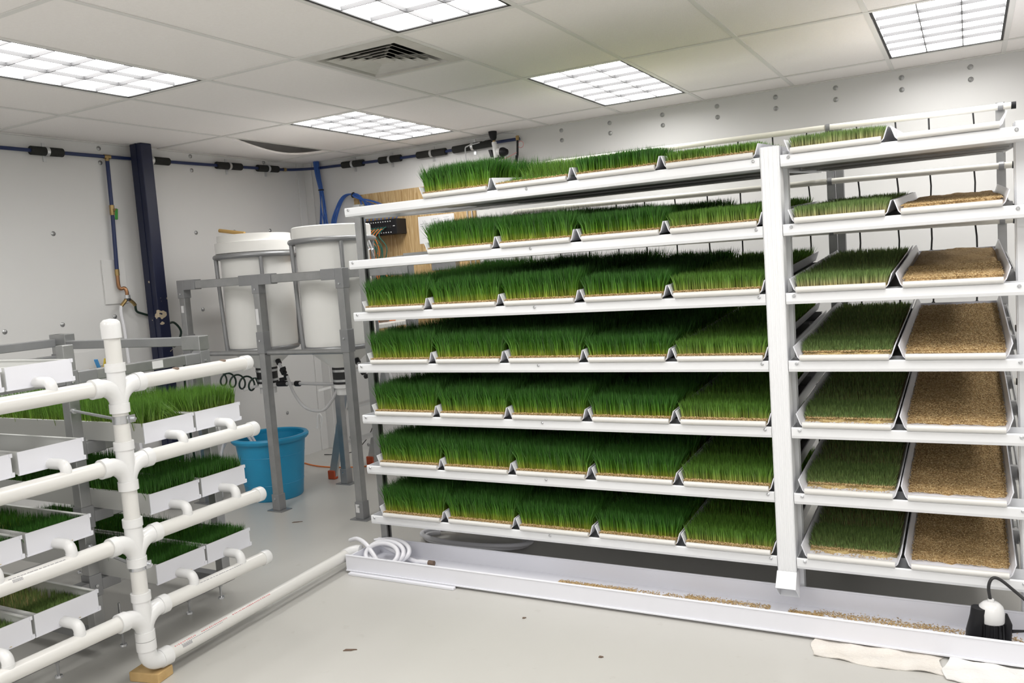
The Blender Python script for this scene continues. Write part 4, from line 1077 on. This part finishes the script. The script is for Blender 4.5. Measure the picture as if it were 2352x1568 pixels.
part(MB().box(LX2 - LW, LX2 + LW, 1.40, 2.90, 1.315, 1.36), 'top_rail', M['galv_grey'], lr, .003)
part(MB().box(LX + LW + .0002, LX + LW + .001, 2.62, 2.68, 1.225, 1.26), 'sticker', M['paper'], lr)
for x in (LX, LX2):
    part(MB().box(x - LW, x + LW, 1.35, 2.98, .075, .125), 'bottom_rail', M['galv_grey'], lr, .003)
    for y in (2.90, 2.70, 2.33, 2.02, 1.6):
        part(MB().tube([(x, y, .008), (x, y, .085)], .006, 8).lathe([(.0001, 0), (.017, 0), (.015, .009), (.006, .012)], (x, y, 0), n=12).tube([(x, y, .062), (x, y, .075)], .012, 6), 'levelling_foot', M['zinc'], lr)
part(MB().tube([(LX, 2.33, .125), (LX, 2.33, .20)], .006, 8), 'threaded_rod', M['zinc'], lr)
for y in (2.93, 2.215):
    part(MB().box(LX2 + LW, LX - LW, y - LW, y + LW, .08, .12), 'bottom_rail', M['galv_grey'], lr, .003)

# --- trays
LT = 1.5; WT = .253; HT = .079; EX = -3.045
tb = MB()
tb.box(-LT, 0, -WT / 2, WT / 2, 0, .003)
for s in (-1, 1):
    y = s * WT / 2
    tb.box(-LT, 0, min(y, y - s * .003), max(y, y - s * .003), .003, HT)
    tb.box(-LT, 0, min(y, y - s * .014), max(y, y - s * .014), HT, HT + .003)
tray_b = tb.mesh('tray_body', M['vinyl_side'])
eb = MB().box(0, .004, -WT / 2 - .001, WT / 2 + .001, .0, HT + .004).box(-.004, .006, WT / 2 - .004, WT / 2 + .008, -.002, .014).box(-.004, .006, WT / 2 - .004, WT / 2 + .006, HT - .01, HT + .004).box(-.003, .006, -WT / 2 - .004, WT / 2 + .004, -.003, .002)
end_m = eb.mesh('end_plate', M['vinyl'])
back_m = MB().box(-LT - .004, -LT, -WT / 2, WT / 2, 0, HT + .003).mesh('back_plate', M['vinyl_side'])
def outlet_mesh(drop):
    pts = [(.004, 0, .013), (.068, 0, .013)] + arc((.068, 0, -.012), (0, 0, 1), (1, 0, 0), .025, 0, math.pi / 2, 6)[1:] + [(.093, 0, -drop)]
    mb = MB().tube(pts, .0205, 16)
    mb.tube([(.093, 0, -.016), (.093, 0, -drop)], .0215, 16)
    return mb.mesh('outlet_elbow', M['pvc_fit'])
OUT = outlet_mesh(.030)
GL = {}
def lg(name, n, h, m, seed, **k):
    me = grass_mesh(name, WT - .012, LT - .02, .01, n, h, m, seed, front=.4, edgelean=0.15, **k)
    return me
GL['tall'] = lg('grass', 7500, .150, M['grass_mid'], 41, bw=.0036, lean=.03)
GL['fallen'] = lg('grass', 7500, .150, M['grass_mid'], 42, bw=.0036, lean=.03, sway=lambda x, y: (np.where((y < .11) & (x > -.02), -.075, 0.), np.where((y < .11) & (x > -.02), .085, 0.)))
GL['mid'] = lg('grass', 7000, .120, M['grass'], 43, bw=.0034, lean=.025)
GL['low'] = lg('grass', 7000, .092, M['grass'], 44, bw=.0034, lean=.022)
GL['short'] = lg('grass', 7000, .066, M['grass'], 45, bw=.0034, lean=.02)
GL['sprout'] = lg('grass', 7000, .046, M['grass_young'], 46, bw=.0032, lean=.018)
bedS = bed_mesh('root_mat', WT - .008, LT - .01, .004, .010, M['mat_roots'], 47)
places = [(0, 1.602, None, 'top-tier empty white tray cut by the left edge'),
          (0, 1.875, None, 'top-tier empty white tray beside the standpipe'),
          (1, 1.602, None, 'second-tier empty white tray cut by the left edge'),
          (1, 1.882, None, 'second-tier empty white tray left of the white standpipe'),
          (1, 2.413, 'fallen', 'white tray with fallen tall grass, just right of the standpipe'),
          (1, 2.683, 'tall', 'white tray of tall upright grass at the end of the second tier'),
          (2, 1.602, 'short', 'third-tier grass tray cut by the left edge'),
          (2, 1.875, 'short', 'white tray of short dark grass left of the standpipe, third tier'),
          (2, 2.405, 'mid', 'third-tier tray of medium grass just right of the standpipe'),
          (2, 2.677, 'mid', 'third-tier tray of medium grass nearest the blue tub'),
          (3, 1.602, 'sprout', 'lowest-tier sprout tray cut by the left edge'),
          (3, 1.870, 'sprout', 'white tray of young sprouts left of the standpipe, lowest tier'),
          (3, 2.400, 'low', 'lowest-tier tray of low grass just right of the standpipe'),
          (3, 2.668, 'low', 'lowest-tier tray of low grass at the far end')]
for tier, yc, g, lab in places:
    t = thing('grass_tray', lab, 'tray', (EX, yc, tiers[tier]), 'trays on the left rack')
    put('tray_body', tray_b, t); put('end_plate', end_m, t); put('back_plate', back_m, t)
    put('outlet_elbow', OUT, t, (0, -.018 + (.01 if tier == 1 else 0), 0))
    if g:
        rz = math.pi / 2       # bed runs along local +Y: turn it so that it runs to -X
        put('root_mat', bedS, t, (-.002, 0, .003), (0, 0, rz)); put('grass', GL[g], t, (-.002, 0, .010), (0, 0, rz), kind='stuff')

# ================================================================== PVC MANIFOLD
MX, MY = -2.952, 2.122
mf = thing('drain_manifold', 'white PVC standpipe with four pairs of horizontal drain arms', 'pipework', (MX, MY, 0))
PR_ = .0302; az_ = [1.228, .917, .605, .300]
part(MB().tube([(MX, MY, .12), (MX, MY, 1.45)], PR_, 24), 'standpipe', M['pvc'], mf)
part(MB().lathe([(.0372, 1.415), (.0372, 1.465), (.035, 1.478), (.025, 1.488), (.0001, 1.492)], (MX, MY, 0), n=28).lathe([(.0302, 1.415), (.0372, 1.415)], (MX, MY, 0), n=28), 'top_cap', M['pvc_fit'], mf)
for z in az_:
    fit = MB().tube([(MX, MY, z - .105), (MX, MY, z + .085)], .0345, 24)
    fit.tube([(MX, MY, z - .108), (MX, MY, z - .072)], .0385, 24).tube([(MX, MY, z + .055), (MX, MY, z + .088)], .0385, 24)
    for s in (-1, 1):
        pts = [(MX, MY, z - .075)] + [Vector((MX, MY + s * .078, z - .078)) + Vector((0, -s * .078 * math.cos(a), .078 * math.sin(a))) for a in [math.pi / 2 * k / 7 for k in range(8)]] + [(MX, MY + s * .105, z)]
        fit.tube(pts, .0345, 20)
        fit.tube([(MX, MY + s * .078, z), (MX, MY + s * .112, z)], .0385, 24)
    part(fit, 'double_tee', M['pvc_fit'], mf)
    a1 = part(MB().tube([(MX, MY + .10, z), (MX, 2.80, z)], PR_, 24), 'drain_arm', M['pvc'], mf)
    part(MB().tube([(MX, 2.775, z), (MX, 2.808, z), (MX, 2.814, z)], [.0345, .0345, .031], 24), 'end_cap', M['pvc_fit'], a1)
    part(MB().tube([(MX, MY - .10, z), (MX, 1.2, z)], PR_, 24), 'drain_arm', M['pvc'], mf)
# open holes in the top right arm
for y in (2.40, 2.655):
    part(MB().lathe([(.0001, .0004), (.014, .0004), (.014, -.004)], (MX + .006, y, az_[0] + .0300), (.2, 0, 1), 16), 'open_hole', M['debris'], mf)
for z in (1.092, .497):
    st_ = part(MB().lathe([(.0305, -.016), (.0325, -.015), (.0325, .015), (.0305, .016)], (MX, MY, z), n=28), 'strap', M['zinc'], mf)
    part(MB().box(MX + .026, MX + .034, MY + .015, MY + .04, z - .015, z + .015).tube([(MX + .02, MY + .028, z), (MX + .05, MY + .028, z)], .006, 8), 'strap_bolt', M['zinc'], st_)
    part(MB().tube([(MX - .03, MY + .004, z), (LX + LW + .006, 2.20, z + .012)], .0065, 8).tube([(LX + LW + .004, 2.20, z + .012), (LX + LW + .02, 2.198, z + .011)], .013, 6), 'threaded_rod', M['zinc'], st_)
ez = .0835
bend = [(MX, MY, .185), (MX, MY, .145)] + [Vector((MX, MY + .055, .140)) + Vector((0, -.055 * math.cos(a), -.0565 * math.sin(a))) for a in [math.pi / 2 * k / 8 for k in range(1, 9)]] + [(MX, MY + .085, ez)]
part(MB().tube(bend, .0355, 24).tube([(MX, MY, .15), (MX, MY, .19)], .039, 24).tube([(MX, MY + .055, ez), (MX - .001, MY + .10, ez)], .039, 24), 'elbow', M['pvc_fit'], mf)
fpa, fpb = Vector((MX - .001, MY + .09, ez)), Vector((-3.045, 3.50, .072))
fp = part(MB().tube([fpa, fpb], PR_, 24), 'floor_pipe', M['pvc'], mf)
part(MB().tube([fpb - Vector((-.003, .05, 0)), fpb, fpb + Vector((.02, .035, 0)), fpb + Vector((.045, .04, 0))], .035, 20), 'end_elbow', M['pvc_fit'], mf)
# printing on the pipes (faint red line, grey line, bar marks)
fd = (fpb - fpa).normalized(); fs_ = Vector((fd.y, -fd.x, 0)).normalized(); up = Vector((0, 0, 1))
def mark(mb, s0, s1, ang, wid, base=fpa, d=fd, sd=fs_):
    nrm = sd * math.cos(ang) + up * math.sin(ang); tan = -sd * math.sin(ang) + up * math.cos(ang)
    c = base + d * ((s0 + s1) / 2) + nrm * (PR_ + .0002)
    mb.obox(c, d * ((s1 - s0) / 2), tan * wid / 2, nrm * .0003)
rg = random.Random(12)
red = MB(); gy = MB()
s = .03
while s < .62:
    if .14 < s < .16 or .33 < s < .37: s += .03
    w = rg.uniform(.004, .009); mark(red, s, s + w, math.radians(58), rg.uniform(.004, .007)); s += w + rg.uniform(.003, .006)
s = .06
while s < .30:
    w = rg.uniform(.004, .009); mark(gy, s, s + w, math.radians(42), .0025); s += w + rg.uniform(.002, .004)
s = .062
for k in range(14):
    w = rg.choice((.0012, .002, .0028)); mark(gy, s, s + w, math.radians(26), .012); s += w + .0016
part(red, 'red_print', M['redink'], fp); part(gy, 'grey_print', M['ink'], fp)
gy = MB(); s = .08
d2 = Vector((0, 1, 0)); s2 = Vector((1, 0, 0))
for base_y, z, a, b in ((1.45, az_[2], .16, .36), (2.38, az_[3], .02, .28)):
    gy = MB(); s = a
    while s < b:
        w = rg.uniform(.006, .014); mark(gy, s, s + w, math.radians(55), .003, Vector((MX, base_y, z)), d2, s2); s += w + rg.uniform(.002, .006)
    if base_y < 2:
        s = .17
        for k in range(10):
            w = rg.choice((.0015, .0022, .003)); mark(gy, s, s + w, math.radians(33), .011, Vector((MX, 1.45, az_[2])), d2, s2); s += w + .0018
    part(gy, 'grey_print', M['ink'], mf)

wbk = MB(); cc = Vector((-3.0, 2.165, .0205)); a = math.radians(12)
wbk.obox(cc, (.072 * math.cos(a), .072 * math.sin(a), 0), (-.045 * math.sin(a), .045 * math.cos(a), 0), (0, 0, .0205))
single(wbk, 'wood_block', M['block'], 'small pine wood block under the standpipe elbow', 'wood block', bevel=.004, loc=(-3.0, 2.165, 0))

# ------------------------------------------------------------------ bits on the floor
def flake(x, y, a, l, w, lab, m='debris'):
    mb = MB(); ca, sa = math.cos(a), math.sin(a)
    out = [(-1, -.8), (.2, -1), (.5, -.3), (1, -.2), (.9, .3), (.3, .6), (-.7, 1)]
    vs = [(x + (u * l * ca - v * w * sa), y + (u * l * sa + v * w * ca), z) for z in (.0006, .004) for u, v in out]
    n = len(out)
    mb.add(vs, [tuple(range(n))[::-1], tuple(range(n, 2 * n))] + [(k, (k + 1) % n, n + (k + 1) % n, n + k) for k in range(n)])
    single(mb, 'floor_debris', M[m], lab, 'debris', 'bits of debris on the floor', loc=(x, y, 0))
flake(-2.36, 2.66, .45, .03, .008, 'dark sliver lying alone on the floor in front of the trough')
flake(-1.80, 3.20, .5, .009, .006, 'tiny brown crumb on the floor left of centre')
flake(-1.33, 2.97, .2, .010, .007, 'tiny brown crumb on the floor close to the trough')
flake(-3.95, 4.05, .6, .035, .006, 'dark sliver on the floor between the stand feet')
